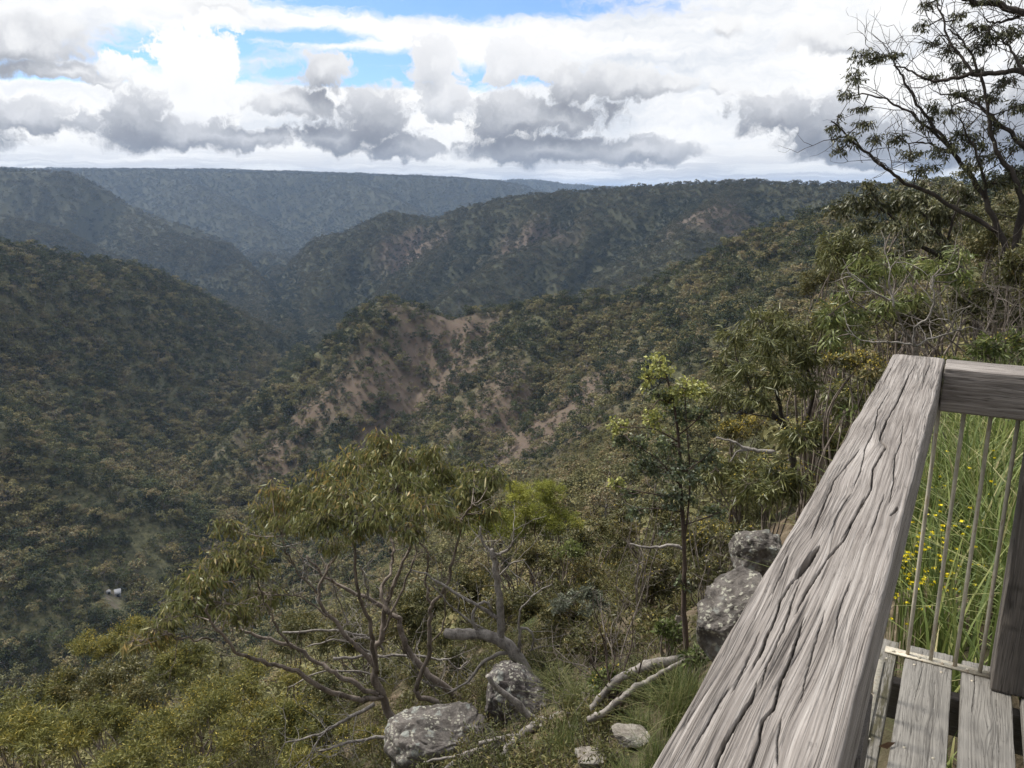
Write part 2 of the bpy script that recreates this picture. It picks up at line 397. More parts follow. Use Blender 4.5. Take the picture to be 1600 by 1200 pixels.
def azel(px, py):
    d = ray(px, py); return math.degrees(math.atan2(d[0], d[1])), math.degrees(math.atan2(d[2], math.hypot(d[0], d[1])))
def make_world():
    w = bpy.data.worlds.new('World'); SC.world = w; w.use_nodes = True
    nt = w.node_tree; nt.nodes.clear(); N = NT(nt); N.dim = '2D'
    out = N('ShaderNodeOutputWorld')
    D = N('ShaderNodeTexCoord').outputs['Generated']
    sx = N('ShaderNodeSeparateXYZ'); N.link(D, sx.inputs[0]); X, Y, Z = sx.outputs
    az = N.math('MULTIPLY', N.math('ARCTAN2', X, Y), 180/PI)
    el = N.math('MULTIPLY', N.math('ARCSINE', Z), 180/PI)
    def comb(a, b, c=None):
        n = N('ShaderNodeCombineXYZ')
        for i, v in enumerate((a, b, c)):
            if v is None: continue
            if isinstance(v, (int, float)): n.inputs[i].default_value = v
            else: N.link(v, n.inputs[i])
        return n.outputs[0]
    UV = comb(az, el)
    # billowy domain warp
    wn = N.vmath('SUBTRACT', N.noise(UV, .16, 2, .5, out=1), (.5, .5, .5))
    wf = N.vmath('SUBTRACT', N.noise(UV, .55, 5, .58, out=1), (.5, .5, .5))
    warp = N.vmath('ADD', N.vmath('MULTIPLY', wn, (2.6, 1.2, 0)), N.vmath('MULTIPLY', wf, (2.4, 1.7, 0)))
    UVw = N.vmath('ADD', UV, warp)
    vo = N.voro(N.vmath('ADD', UV, N.vmath('MULTIPLY', wf, (2.2, 1.8, 0))), .42, 'F1', 1.0, detail=2.0)
    # node group: one cloud lobe
    g = bpy.data.node_groups.new('cloud_lobe', 'ShaderNodeTree')
    for nm, ty, io in (('UV', 'NodeSocketVector', 'INPUT'), ('C', 'NodeSocketVector', 'INPUT'), ('S', 'NodeSocketVector', 'INPUT'), ('F', 'NodeSocketFloat', 'OUTPUT'), ('H', 'NodeSocketFloat', 'OUTPUT')):
        g.interface.new_socket(nm, in_out=io, socket_type=ty)
    G = NT(g); gi = G('NodeGroupInput'); go = G('NodeGroupOutput')
    q = G.vmath('MULTIPLY', G.vmath('SUBTRACT', gi.outputs[0], gi.outputs[1]), gi.outputs[2])
    s3 = G('ShaderNodeSeparateXYZ'); G.link(q, s3.inputs[0])
    yy = G.math('MAXIMUM', s3.outputs[1], G.math('MULTIPLY', s3.outputs[1], -1.6))
    ln = G.math('SQRT', G.math('ADD', G.math('MULTIPLY', s3.outputs[0], s3.outputs[0]), G.math('MULTIPLY', yy, yy)))
    G.link(G.math('SUBTRACT', 1.0, ln), go.inputs[0]); G.link(s3.outputs[1], go.inputs[1])
    def layer(lobes, uv):
        F = None; Hh = None
        for (px, py, rx, ry) in lobes:
            a, e = azel(px, py); k = 1256*PI/180*.97
            n = N('ShaderNodeGroup'); n.node_tree = g; N.link(uv, n.inputs[0])
            n.inputs[1].default_value = (a, e, 0); n.inputs[2].default_value = (k/rx, k/ry, 0)
            F = n.outputs[0] if F is None else N.math('SMOOTH_MAX', F, n.outputs[0], .12)
        return F
    zen = N.math('ADD', .75, N.math('MULTIPLY', N.smooth(15, 60, el), 1.0))
    def bg(col, st=None):
        n = N('ShaderNodeBackground')
        if st is None: N.link(zen, n.inputs[1])
        else: n.inputs[1].default_value = st
        if isinstance(col, tuple): n.inputs[0].default_value = (*col, 1)
        else: N.link(col, n.inputs[0])
        return n.outputs[0]
    def mixs(f, a, b):
        n = N('ShaderNodeMixShader'); N.link(f, n.inputs[0]); N.link(a, n.inputs[1]); N.link(b, n.inputs[2]); return n.outputs[0]
    sky = N('ShaderNodeTexSky', sky_type='NISHITA'); sky.sun_disc = False
    sky.sun_elevation = SUN_EL; sky.sun_rotation = SUN_AZ; sky.altitude = 600; sky.air_density = 1.0; sky.dust_density = .4; sky.ozone_density = 2.0
    s = bg(N.mix(.75, sky.outputs[0], (.54, .80, 1.2), 'MULTIPLY'), .11)
    # thin white overcast with streaky blue gaps
    st = N.noise(N.vmath('MULTIPLY', UVw, (.055, .30, 0)), 1.0, 5, .55)
    fine = N.noise(N.vmath('MULTIPLY', UVw, (.22, .8, 0)), 1.0, 6, .62)
    gaps = layer([(610,118,280,24),(330,78,130,24),(720,6,300,32),(1000,-25,220,26),(190,88,130,16),(30,112,90,14),(600,98,130,16),(450,58,110,12),(560,132,120,8)], N.vmath('ADD', UV, N.vmath('MULTIPLY', warp, (.45, .22, 0))))
    up = N.smooth(14, 34, el)
    gp = N.math('MAXIMUM', N.smooth(-.42, .5, N.math('ADD', gaps, N.math('MULTIPLY', N.math('SUBTRACT', fine, .5), 2.2))), N.math('MULTIPLY', up, N.smooth(.44, .64, st)))
    veil = N.math('SUBTRACT', 1.0, N.math('MULTIPLY', gp, .93))
    vcol = N.ramp(N.math('ADD', N.math('MULTIPLY', st, .6), N.math('MULTIPLY', fine, .4)), [(.32, (.74, .78, .84)), (.42, (.90, .915, .94)), (.50, (1.0, 1.0, 1.0)), (.62, (1.06, 1.05, 1.03))])
    s = mixs(veil, s, bg(vcol))
    # low bank of distant cloud along the horizon
    lowband = N.smooth(3.6, .6, el)
    lown = N.noise(N.vmath('MULTIPLY', N.vmath('ADD', UV, N.vmath('MULTIPLY', warp, (.8, .3, 0))), (.07, 1.25, 0)), 1.0, 6, .6)
    lcol = N.ramp(lown, [(.36, (.42, .455, .53)), (.48, (.58, .61, .67)), (.57, (.80, .82, .84)), (.68, (.93, .93, .92))])
    s = mixs(N.math('MULTIPLY', lowband, N.smooth(.30, .55, N.math('ADD', lown, .05))), s, bg(lcol))
    det = N.math('MULTIPLY', N.math('SUBTRACT', .50, vo), .50)
    fin2 = N.math('MULTIPLY', N.math('SUBTRACT', N.noise(UVw, 1.3, 6, .62), .5), .85)
    hi = N.smooth(1.8, 8.5, el)
    base = N.smooth(1.2, 4.5, el); det = N.math('MULTIPLY', det, base); fin2 = N.math('MULTIPLY', fin2, N.math('ADD', .35, N.math('MULTIPLY', base, .65)))
    def cumulus(s, lobes, stops, soft=.16, lift=0.0, rel=1.0, grow_=0.0):
        F1 = layer(lobes, UVw)
        F = N.math('ADD', N.math('ADD', N.math('ADD', F1, grow_), N.math('MULTIPLY', det, rel)), N.math('MULTIPLY', fin2, rel))
        F2 = layer(lobes, N.vmath('ADD', UVw, (.3, 1.3, 0)))    # towards the light
        a = N.smooth(.0, soft, F)
        sh = N.math('ADD', N.math('MULTIPLY', N.math('SUBTRACT', F1, F2), .42), N.math('ADD', N.math('MULTIPLY', det, .42), N.math('MULTIPLY', fin2, .26)))
        sh = N.math('ADD', N.math('ADD', sh, N.math('MULTIPLY', hi, .30)), .30+lift)
        sh = N.math('SUBTRACT', sh, N.math('MULTIPLY', N.smooth(.05, .6, F), .17))
        return mixs(a, s, bg(N.ramp(sh, stops, 'B_SPLINE')))
    white = [(.0, (.80, .82, .86)), (.35, (1.0, 1.0, 1.0)), (1., (1.12, 1.11, 1.10))]
    grey = [(.0, (.22, .235, .27)), (.22, (.32, .335, .375)), (.42, (.47, .485, .52)), (.62, (.68, .69, .72)), (.85, (.95, .95, .95))]
    s = cumulus(s, [(300,105,62,80),(300,165,95,55),(190,108,45,22)], white, .14, .1, .8)
    s = cumulus(s, [(672,105,40,62),(700,165,62,60),(790,105,45,50),(850,110,55,36)], [(.1, (.42, .44, .48)), (.4, (.64, .66, .70)), (.8, (.95, .95, .96))], .26, .16, .8)
    s = cumulus(s, [(25,65,95,45),(95,112,100,20),(160,124,60,12),(335,10,62,18),(1145,44,36,24),(1335,64,90,28)], grey, .5, .10, .6, .1)
    s = cumulus(s, [(60,186,110,30),(222,195,62,62),(300,218,130,34),(390,222,60,26),(510,120,48,46),(470,168,105,26),(590,192,78,60),(530,215,90,40),(630,236,80,22),
                    (800,190,95,55),(900,132,85,44),(975,140,100,34),(1045,140,50,22),(850,236,150,40),(1000,240,100,30),(880,185,110,36),
                    (1130,142,30,20),(1215,182,75,42),(1290,205,90,60),(1380,245,120,24),(1450,225,120,60),(1650,200,150,90),(-140,200,150,60)], grey, .42, .07, .95, .07)
    # unseen sky behind the lookout, darkened to keep near timber faces in shade
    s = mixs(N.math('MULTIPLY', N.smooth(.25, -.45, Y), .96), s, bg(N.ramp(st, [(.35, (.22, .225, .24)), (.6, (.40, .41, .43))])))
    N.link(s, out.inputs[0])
    w.cycles.sampling_method = 'NONE'
    return w
make_world()
def make_haze():
    m = bpy.data.materials.new('air'); m.use_nodes = True; nt = m.node_tree; nt.nodes.clear()
    o = nt.nodes.new('ShaderNodeOutputMaterial'); v = nt.nodes.new('ShaderNodeVolumePrincipled')
    v.inputs['Color'].default_value = (.50, .69, 1.0, 1); v.inputs['Density'].default_value = HAZE
    v.inputs['Anisotropy'].default_value = .2
    nt.links.new(v.outputs[0], o.inputs['Volume'])
    x0, x1, y0, y1, z0, z1 = -41000, 41000, -41000, 41000, float(TZ.min())-3, max(float(TZ.max()), 60)+40
    V = [(x, y, z) for z in (z0, z1) for y in (y0, y1) for x in (x0, x1)]
    F = [(0, 2, 3, 1), (4, 5, 7, 6), (0, 1, 5, 4), (2, 6, 7, 3), (0, 4, 6, 2), (1, 3, 7, 5)]
    h = mesh_obj('haze', V, np.array(F), m); h['kind'] = 'stuff'
    return h
HAZE = 5.2e-5
if HAZE: make_haze()
SC.view_settings.view_transform = 'Standard'; SC.view_settings.look = 'None'; SC.view_settings.gamma = 1; SC.view_settings.exposure = .48
SC.cycles.use_denoising = True; SC.cycles.denoising_prefilter = 'ACCURATE'; SC.cycles.denoising_input_passes = 'RGB_ALBEDO_NORMAL'
SC.cycles.max_bounces = 6; SC.cycles.diffuse_bounces = 2; SC.cycles.glossy_bounces = 2; SC.cycles.transmission_bounces = 3; SC.cycles.volume_bounces = 0; SC.cycles.transparent_max_bounces = 8
SC.cycles.use_adaptive_sampling = True; SC.cycles.adaptive_threshold = .015
# ================================================================ VALLEY FOREST
def leaf_mat(name, stops, island=.5, rough=.55, spec=.3, trans=.25, inst=True, warm=None):
    """leaf colour from a ramp driven by a random value per leaf (and per plant)"""
    m, nt, b = new_mat(name); N = NT(nt)
    g = N('ShaderNodeNewGeometry'); oi = N('ShaderNodeObjectInfo')
    ri = g.outputs['Random Per Island']; ro = oi.outputs['Random']
    f = N.math('ADD', N.math('MULTIPLY', ri, island), N.math('MULTIPLY', ro if inst else N.attr('tint'), 1-island))
    col = N.ramp(f, stops)
    N.link(col, b.inputs['Base Color']); b.inputs['Roughness'].default_value = rough
    b.inputs['Specular IOR Level'].default_value = spec
    if trans:
        t = N('ShaderNodeBsdfTranslucent'); N.link(col, t.inputs[0])
        mx = N('ShaderNodeMixShader'); mx.inputs[0].default_value = trans
        N.link(b.outputs[0], mx.inputs[1]); N.link(t.outputs[0], mx.inputs[2])
        N.link(mx.outputs[0], [n for n in nt.nodes if n.type == 'OUTPUT_MATERIAL'][0].inputs[0])
    return m
def bark_mat(name, a, bcol, scale=6, stretch=.15, rough=.85):
    m, nt, b = new_mat(name); N = NT(nt)
    pos = N('ShaderNodeNewGeometry').outputs['Position']
    n1 = N.noise(N.vmath('MULTIPLY', pos, (scale, scale, scale*stretch)), 1.0, 5, .65)
    n2 = N.noise(pos, scale*5, 4, .6)
    N.link(N.ramp(N.math('ADD', N.math('MULTIPLY', n1, .7), N.math('MULTIPLY', n2, .3)), [(.36, a), (.62, bcol)]), b.inputs['Base Color'])
    b.inputs['Roughness'].default_value = rough
    N.bump(n1, b, .6, .02)
    return m
M_FOREST = leaf_mat('forest_leaf', [(0.00, (0.0650, 0.0641, 0.0321)), (0.22, (0.1153, 0.1149, 0.0543)), (0.42, (0.1745, 0.1683, 0.0765)), (0.60, (0.2440, 0.2204, 0.1012)), (0.75, (0.2336, 0.1763, 0.0988)), (0.88, (0.2218, 0.2204, 0.1420)), (1., (.25, .26, .10))], .32, .7, .12, .15)
M_FTRUNK = bark_mat('forest_bark', (.10, .09, .08), (.30, .27, .24), 2)

def leaf_quads(C, Nrm, size, rng, asp=1.0, fold=.25):
    """folded quads: centres C, normals Nrm"""
    n = len(C)
    t = rng.normal(size=(n, 3)); t -= Nrm*(t*Nrm).sum(1)[:, None]; t /= np.linalg.norm(t, axis=1)[:, None]
    s = np.cross(Nrm, t); sz = np.broadcast_to(size, (n,))[:, None]
    V = np.stack([C-t*sz*.5, C+s*sz*.5*asp+Nrm*sz*fold, C+t*sz*.5, C-s*sz*.5*asp+Nrm*sz*fold], 1).reshape(-1, 3)
    F = np.arange(n*4).reshape(-1, 4)
    return V, F
def proto_tree(name, seed, h, cw, nq, qs, limbs=True, mat=None):
    """a eucalypt: bare forking limbs carrying separate rounded leaf clumps"""
    rng = np.random.default_rng(seed); g = Geo(); lv = Geo()
    ncl = rng.integers(7, 11); top = []
    base = np.array([0, 0, -1.2]); fork = np.array([rng.normal()*.25, rng.normal()*.25, h*rng.uniform(.28, .42)])
    for i in range(ncl):
        a = 2*PI*(i/ncl)+rng.normal()*.4; rr = cw*.5*math.sqrt(rng.uniform(.05, .85)); z = h*(rng.uniform(.34, .92)-.2*(rr/(cw*.5))**2)
        top.append(np.array([rr*math.cos(a), rr*math.sin(a), z]))
    if limbs:
        g.tube(curve_pts([base, fork*.6, fork], 3), np.linspace(h*.022, h*.017, 7), 5, False)
        for c in top:
            g.tube(curve_pts([fork, fork*.5+c*.5+rng.normal(size=3)*.15*np.array([1, 1, .4]), c], 3), np.linspace(h*.013, h*.004, 7), 4, False)
    for c in top:
        R = np.array([1, 1, .8])*cw*rng.uniform(.17, .28); n = max(4, int(nq/ncl*rng.uniform(.7, 1.3)))
        d = rng.normal(size=(n, 3)); d /= np.linalg.norm(d, axis=1)[:, None]
        d[:, 2] = np.where(d[:, 2] < -.3, -d[:, 2], d[:, 2])
        P = c+d*R*(rng.uniform(.35, 1.0, n)**.6)[:, None]
        nr = d*.8+rng.normal(size=(n, 3))*.38+np.array([0, 0, .35]); nr /= np.linalg.norm(nr, axis=1)[:, None]
        V, F = leaf_quads(P, nr, qs*rng.uniform(.6, 1.3, n), rng, .75)
        lv.add(V, F)
    V = np.vstack(lv.V+g.V); nl = lv.n
    me = bpy.data.meshes.new(name)
    F = [tuple(f) for f in np.vstack(lv.F4)]; mi = [0]*len(F)
    if limbs:
        ft = np.vstack(g.F4)+nl; F += [tuple(f) for f in ft]; mi += [1]*len(ft)
    me.from_pydata([tuple(v) for v in V], [], F); me.materials.append(mat or M_FOREST); me.materials.append(M_FTRUNK)
    me.polygons.foreach_set('material_index', mi)
    return bpy.data.objects.new(name, me)
def proto_coll(name, objs):
    c = bpy.data.collections.new(name)
    for o in objs: c.objects.link(o)
    return c
P_NEAR = [proto_tree('near_gum', 20+i, 8.0, 7.5, 620, .62) for i in range(5)]
P_MID = [proto_tree('mid_gum', 40+i, 8.0, 7.5, 230, .85) for i in range(6)]
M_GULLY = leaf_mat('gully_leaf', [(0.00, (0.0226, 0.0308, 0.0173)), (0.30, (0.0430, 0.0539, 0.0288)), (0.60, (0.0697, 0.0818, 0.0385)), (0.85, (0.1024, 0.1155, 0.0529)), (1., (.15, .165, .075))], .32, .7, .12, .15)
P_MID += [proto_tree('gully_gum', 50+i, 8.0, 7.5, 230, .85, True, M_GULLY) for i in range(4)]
M_FAR = leaf_mat('far_leaf', [(0.00, (0.0390, 0.0415, 0.0240)), (0.25, (0.0676, 0.0708, 0.0384)), (0.50, (0.1014, 0.1000, 0.0528)), (0.75, (0.1300, 0.1122, 0.0696)), (1., (.14, .14, .075))], .3, .75, .1, .1)
M_FARG = leaf_mat('far_gully_leaf', [(0.00, (0.0160, 0.0220, 0.0140)), (0.40, (0.0340, 0.0430, 0.0250)), (0.80, (0.0580, 0.0660, 0.0360)), (1., (.085, .095, .048))], .3, .75, .1, .1)
P_FAR = [proto_tree('far_gum', 60+i, 9.0, 10.0, 80, 1.9, False, M_FARG if i > 2 else M_FAR) for i in range(6)]

def scatter_obj(name, pts, rot, scl, idx, coll, label, rz=None):
    """one 'stuff' object: points that geometry nodes turn into plants"""
    o = mesh_obj(name, pts, np.zeros((0, 4), int), None, attrs={'turn': rot, 'size': scl, 'pick': idx.astype(float)})
    ng = bpy.data.node_groups.new(name+'_scatter', 'GeometryNodeTree')
    ng.interface.new_socket('Geometry', in_out='INPUT', socket_type='NodeSocketGeometry')
    ng.interface.new_socket('Geometry', in_out='OUTPUT', socket_type='NodeSocketGeometry')
    nd = ng.nodes; L = ng.links.new
    gi = nd.new('NodeGroupInput'); go = nd.new('NodeGroupOutput')
    ci = nd.new('GeometryNodeCollectionInfo'); ci.inputs['Collection'].default_value = coll
    ci.inputs['Separate Children'].default_value = True; ci.inputs['Reset Children'].default_value = True
    ip = nd.new('GeometryNodeInstanceOnPoints'); ip.inputs['Pick Instance'].default_value = True
    def na(n, ty):
        a = nd.new('GeometryNodeInputNamedAttribute'); a.data_type = ty; a.inputs[0].default_value = n; return a.outputs[0]
    cx = nd.new('ShaderNodeCombineXYZ'); L(na('turn', 'FLOAT'), cx.inputs[2])
    fi = nd.new('FunctionNodeFloatToInt'); L(na('pick', 'FLOAT'), fi.inputs[0])
    L(gi.outputs[0], ip.inputs['Points']); L(ci.outputs[0], ip.inputs['Instance']); L(fi.outputs[0], ip.inputs['Instance Index'])
    er = nd.new('FunctionNodeEulerToRotation'); L(cx.outputs[0], er.inputs[0])
    L(er.outputs[0], ip.inputs['Rotation']); L(na('size', 'FLOAT'), ip.inputs['Scale'])
    L(ip.outputs[0], go.inputs[0])
    md = o.modifiers.new('scatter', 'NODES'); md.node_group = ng
    tag(o, label, None, None, 'stuff')
    return o
def sector_points(r0, r1, sp, azm=41, seed=0):
    rng = np.random.default_rng(seed)
    n = int(math.radians(2*azm)*.5*(r1*r1-r0*r0)/(sp*sp))
    r = np.sqrt(rng.uniform(r0*r0, r1*r1, n)); a = np.radians(rng.uniform(-azm, azm, n))
    x, y = r*np.sin(a), r*np.cos(a)
    i, j = grid_ij(x, y)
    k = VIS[i, j]|VIS[i-1, j-1]
    return x[k], y[k]
def hollow(x, y, w):
    """how far the ground lies below its surroundings, -1..1"""
    z = terr_z(x, y); m = 0
    for k in range(6): m = m+terr_z(x+w*math.cos(k*PI/3), y+w*math.sin(k*PI/3))/6
    return np.clip((m-z)/(w*.14), -1, 1)
HUT = hit(178, 930, 120)
def plant(x, y, seed, thin=1.0):
    """drop points in bare patches and clearings"""
    rng = np.random.default_rng(seed)
    m, _ = bare_mask(x, y)
    cl = fbm(x/55, y/55, 6.6, 3)
    keep = rng.uniform(size=len(x)) < (1-.34*m)*(1-.30*face_mask(x, y))*np.clip(1-.3*np.clip(cl-.12, 0, 1)*1.6, .5, 1)*thin
    hr = math.hypot(HUT[0], HUT[1]); a = (HUT[0]*x+HUT[1]*y)/hr; b = np.abs(x*HUT[1]-y*HUT[0])/hr
    keep &= ~((b < 5.5) & (a > hr-34) & (a < hr+5))
    x, y = x[keep], y[keep]
    return x, y, terr_z(x, y), rng
PX_NEAR = []
def forest():
    x, y = sector_points(46, 175, 4.6, 44, 1); x, y, z, rng = plant(x, y, 2)
    r = np.hypot(x, y); o = np.argsort(r)
    x, y, z = x[o], y[o], z[o]
    nsep = 140
    for k in range(min(nsep, len(x))): PX_NEAR.append((x[k], y[k], z[k]))
    x, y, z = x[nsep:], y[nsep:], z[nsep:]
    x2, y2 = sector_points(175, 420, 4.0, 42, 3); x2, y2, z2, _ = plant(x2, y2, 4)
    X = np.concatenate([x, x2]); Y = np.concatenate([y, y2]); Z = np.concatenate([z, z2]); n = len(X)
    s = np.clip(rng.lognormal(-.5, .42, n), .2, 1.3)
    scatter_obj('woodland', np.stack([X, Y, Z], 1), rng.uniform(0, 6.28, n), s, rng.integers(0, 5, n), proto_coll('near_gums', P_NEAR), 'open eucalypt woodland on the near gully slopes below the lookout')
    c1 = n
    x, y = sector_points(420, 1350, 3.7, 41, 5); x, y, z, rng = plant(x, y, 6); n = len(x)
    s = np.clip(rng.lognormal(-.55, .55, n), .2, 1.7); ho = np.maximum(hollow(x, y, 34)-.9*face_mask(x, y), 1.2-seg_field(x, y, CREEK)[0]/30)
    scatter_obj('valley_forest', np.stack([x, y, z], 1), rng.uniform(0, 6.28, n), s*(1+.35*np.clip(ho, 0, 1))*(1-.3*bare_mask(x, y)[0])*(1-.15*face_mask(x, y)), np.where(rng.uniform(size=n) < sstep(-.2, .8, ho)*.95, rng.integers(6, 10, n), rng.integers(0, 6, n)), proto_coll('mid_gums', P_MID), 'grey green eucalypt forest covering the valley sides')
    c2 = n
    x, y = sector_points(1350, 3000, 6.2, 41, 7); x, y, z, rng = plant(x, y, 8); n = len(x)
    x2, y2 = sector_points(3000, 8800, 14, 41, 9); x2, y2, z2, rng = plant(x2, y2, 10); n2 = len(x2)
    s = np.concatenate([np.clip(rng.lognormal(-.38, .28, n), .4, 1.2), np.clip(rng.lognormal(.12, .25, n2), .6, 1.8)])
    ho = np.concatenate([hollow(x, y, 80), hollow(x2, y2, 160)])
    scatter_obj('distant_forest', np.stack([np.concatenate([x, x2]), np.concatenate([y, y2]), np.concatenate([z, z2])], 1), rng.uniform(0, 6.28, n+n2), s, np.where(rng.uniform(size=n+n2) < sstep(-.3, .7, ho)*.95, rng.integers(3, 6, n+n2), rng.integers(0, 3, n+n2)), proto_coll('far_gums', P_FAR), 'hazy blue green forest over the far ridges and plateau')
    print('FOREST', c1, c2, n, n2)
forest()

def flat_mat(name, c, rough=.6):
    m, nt, b = new_mat(name); N = NT(nt); pos = N('ShaderNodeNewGeometry').outputs['Position']
    N.link(N.mix(N.noise(pos, 1.5, 4, .6), c, tuple(v*.75 for v in c)), b.inputs['Base Color']); b.inputs['Roughness'].default_value = rough; return m
def prism(name, mat, parent, c, sx, sy, z0, z1, rise=0.0, over=0.0, yaw=0.0):
    """box with an optional pitched top"""
    V = []
    for z, k in ((z0, 0), (z1, 1)):
        for x, y in ((-sx, -sy), (sx, -sy), (sx, sy), (-sx, sy)): V.append((x*(1+over), y*(1+over), z+(rise if (k and y > 0) else 0)+(rise if (not k and y > 0 and over) else 0)))
    cs, sn = math.cos(yaw), math.sin(yaw)
    V = np.array([(x*cs-y*sn, x*sn+y*cs, z) for x, y, z in V])
    F = np.array([(0, 3, 2, 1), (4, 5, 6, 7), (0, 1, 5, 4), (1, 2, 6, 5), (2, 3, 7, 6), (3, 0, 4, 7)])
    return mesh_obj(name, V+np.array(c), F, mat, parent)
def valley_huts():
    c = HUT; ux, uy = c[0]/math.hypot(c[0], c[1]), c[1]/math.hypot(c[0], c[1]); yaw = math.atan2(-ux, uy)
    wm, rm, dm = flat_mat('pale_wall', (.40, .42, .45)), flat_mat('white_iron_roof', (.38, .385, .40), .4), flat_mat('dark_opening', (.03, .03, .035))
    x, y = c[0]+2.2*uy, c[1]-2.2*ux; z = float(terr_z(x, y)); t = thing('shed', 'small shed with a white iron roof in the dark valley clearing', 'shed', (x, y, z))
    prism('wall', wm, t, (0, 0, 0), 1.7, 1.5, -.8, 2.2, 0, 0, yaw); prism('roof', rm, t, (0, 0, 0), 1.75, 1.6, 2.22, 2.36, 1.5, .1, yaw)
    d = prism('door', dm, t, (1.52*ux*-1, 1.52*uy*-1, 0), .8, .05, -.3, 1.7, 0, 0, yaw)
    x, y = c[0]-2.6*uy, c[1]+2.6*ux; z = float(terr_z(x, y)); t2 = thing('caravan', 'little white rounded caravan standing left of the valley shed', 'caravan', (x, y, z))
    g = Geo(); a = np.linspace(0, PI, 9); P = [(-1.3*math.cos(q), 1.0+1.1*math.sin(q)) for q in a]; P = [(-1.3, .1)]+P+[(1.3, .1)]; n = len(P)
    cs, sn = math.cos(yaw), math.sin(yaw)
    V = np.array([(px*cs-s*sn, px*sn+s*cs, pz) for s in (-1.4, 1.4) for px, pz in P]); J = np.arange(n); J2 = (J+1) % n
    F = np.stack([J, J2, J2+n, J+n], 1); Vc = np.vstack([V, V[:n].mean(0), V[n:].mean(0)])
    mesh_obj('body', Vc, [F, np.vstack([np.stack([J2, J, J*0+2*n], 1), np.stack([J+n, J2+n, J*0+2*n+1], 1)])], flat_mat('white_caravan', (.36, .36, .36)), t2)
    prism('door', dm, t2, (1.43*-ux+.2*uy, 1.43*-uy-.2*ux, 0), .55, .03, .3, 1.6, 0, 0, yaw)
valley_huts()

M_PALE = bark_mat('pale_dead_bark', (.20, .18, .165), (.50, .47, .44), 3)
def pale_snags():
    rng = np.random.default_rng(71); me = []
    for k in range(4):
        g = Geo(); h = 8.0; P = curve_pts([(0, 0, -.8), (.15*rng.normal(), .15*rng.normal(), h*.4), (.5*rng.normal(), .5*rng.normal(), h)], 4); g.tube(P, np.linspace(.17, .04, len(P)), 5)
        for q in range(7):
            i = rng.integers(3, len(P)); a = rng.uniform(0, 6.28); l = rng.uniform(1.2, 3.0); e = P[i]+np.array([math.cos(a)*l*.7, math.sin(a)*l*.7, l*.7])
            g.tube(curve_pts([P[i], P[i]*.5+e*.5+rng.normal(size=3)*.2, e], 3), np.linspace(.07, .02, 7), 4)
        o = g.build('snag', M_PALE); me.append(o.data); bpy.data.objects.remove(o)
    px = [(1150,385),(1236,365),(1102,432),(1046,470),(985,500),(950,540),(1010,560),(1075,520),(1180,430),(1205,400),(905,590),(870,560),(840,600),(760,560),(700,610),(930,650),(1000,640),(820,640),(640,560),(560,600),(890,480),(1290,350),(1260,400),(1120,350),(740,640),(120,520),(230,560),(90,700),(260,650),(170,620),(60,600)]
    for i, (x, y) in enumerate(px):
        c = hit(x+float(rng.normal())*6, y, 120); z = float(terr_z(c[0], c[1])); o = bpy.data.objects.new('dead_tree', me[i % 4]); COL.objects.link(o); o.location = (c[0], c[1], z)
        s = float(rng.uniform(.8, 1.35)); o.scale = (s, s, s); o.rotation_euler = (0, 0, rng.uniform(0, 6.28)); tag(o, 'one of the pale dead trunks scattered over the wooded valley slopes', 'tree', 'pale dead trees on the valley slopes')
pale_snags()
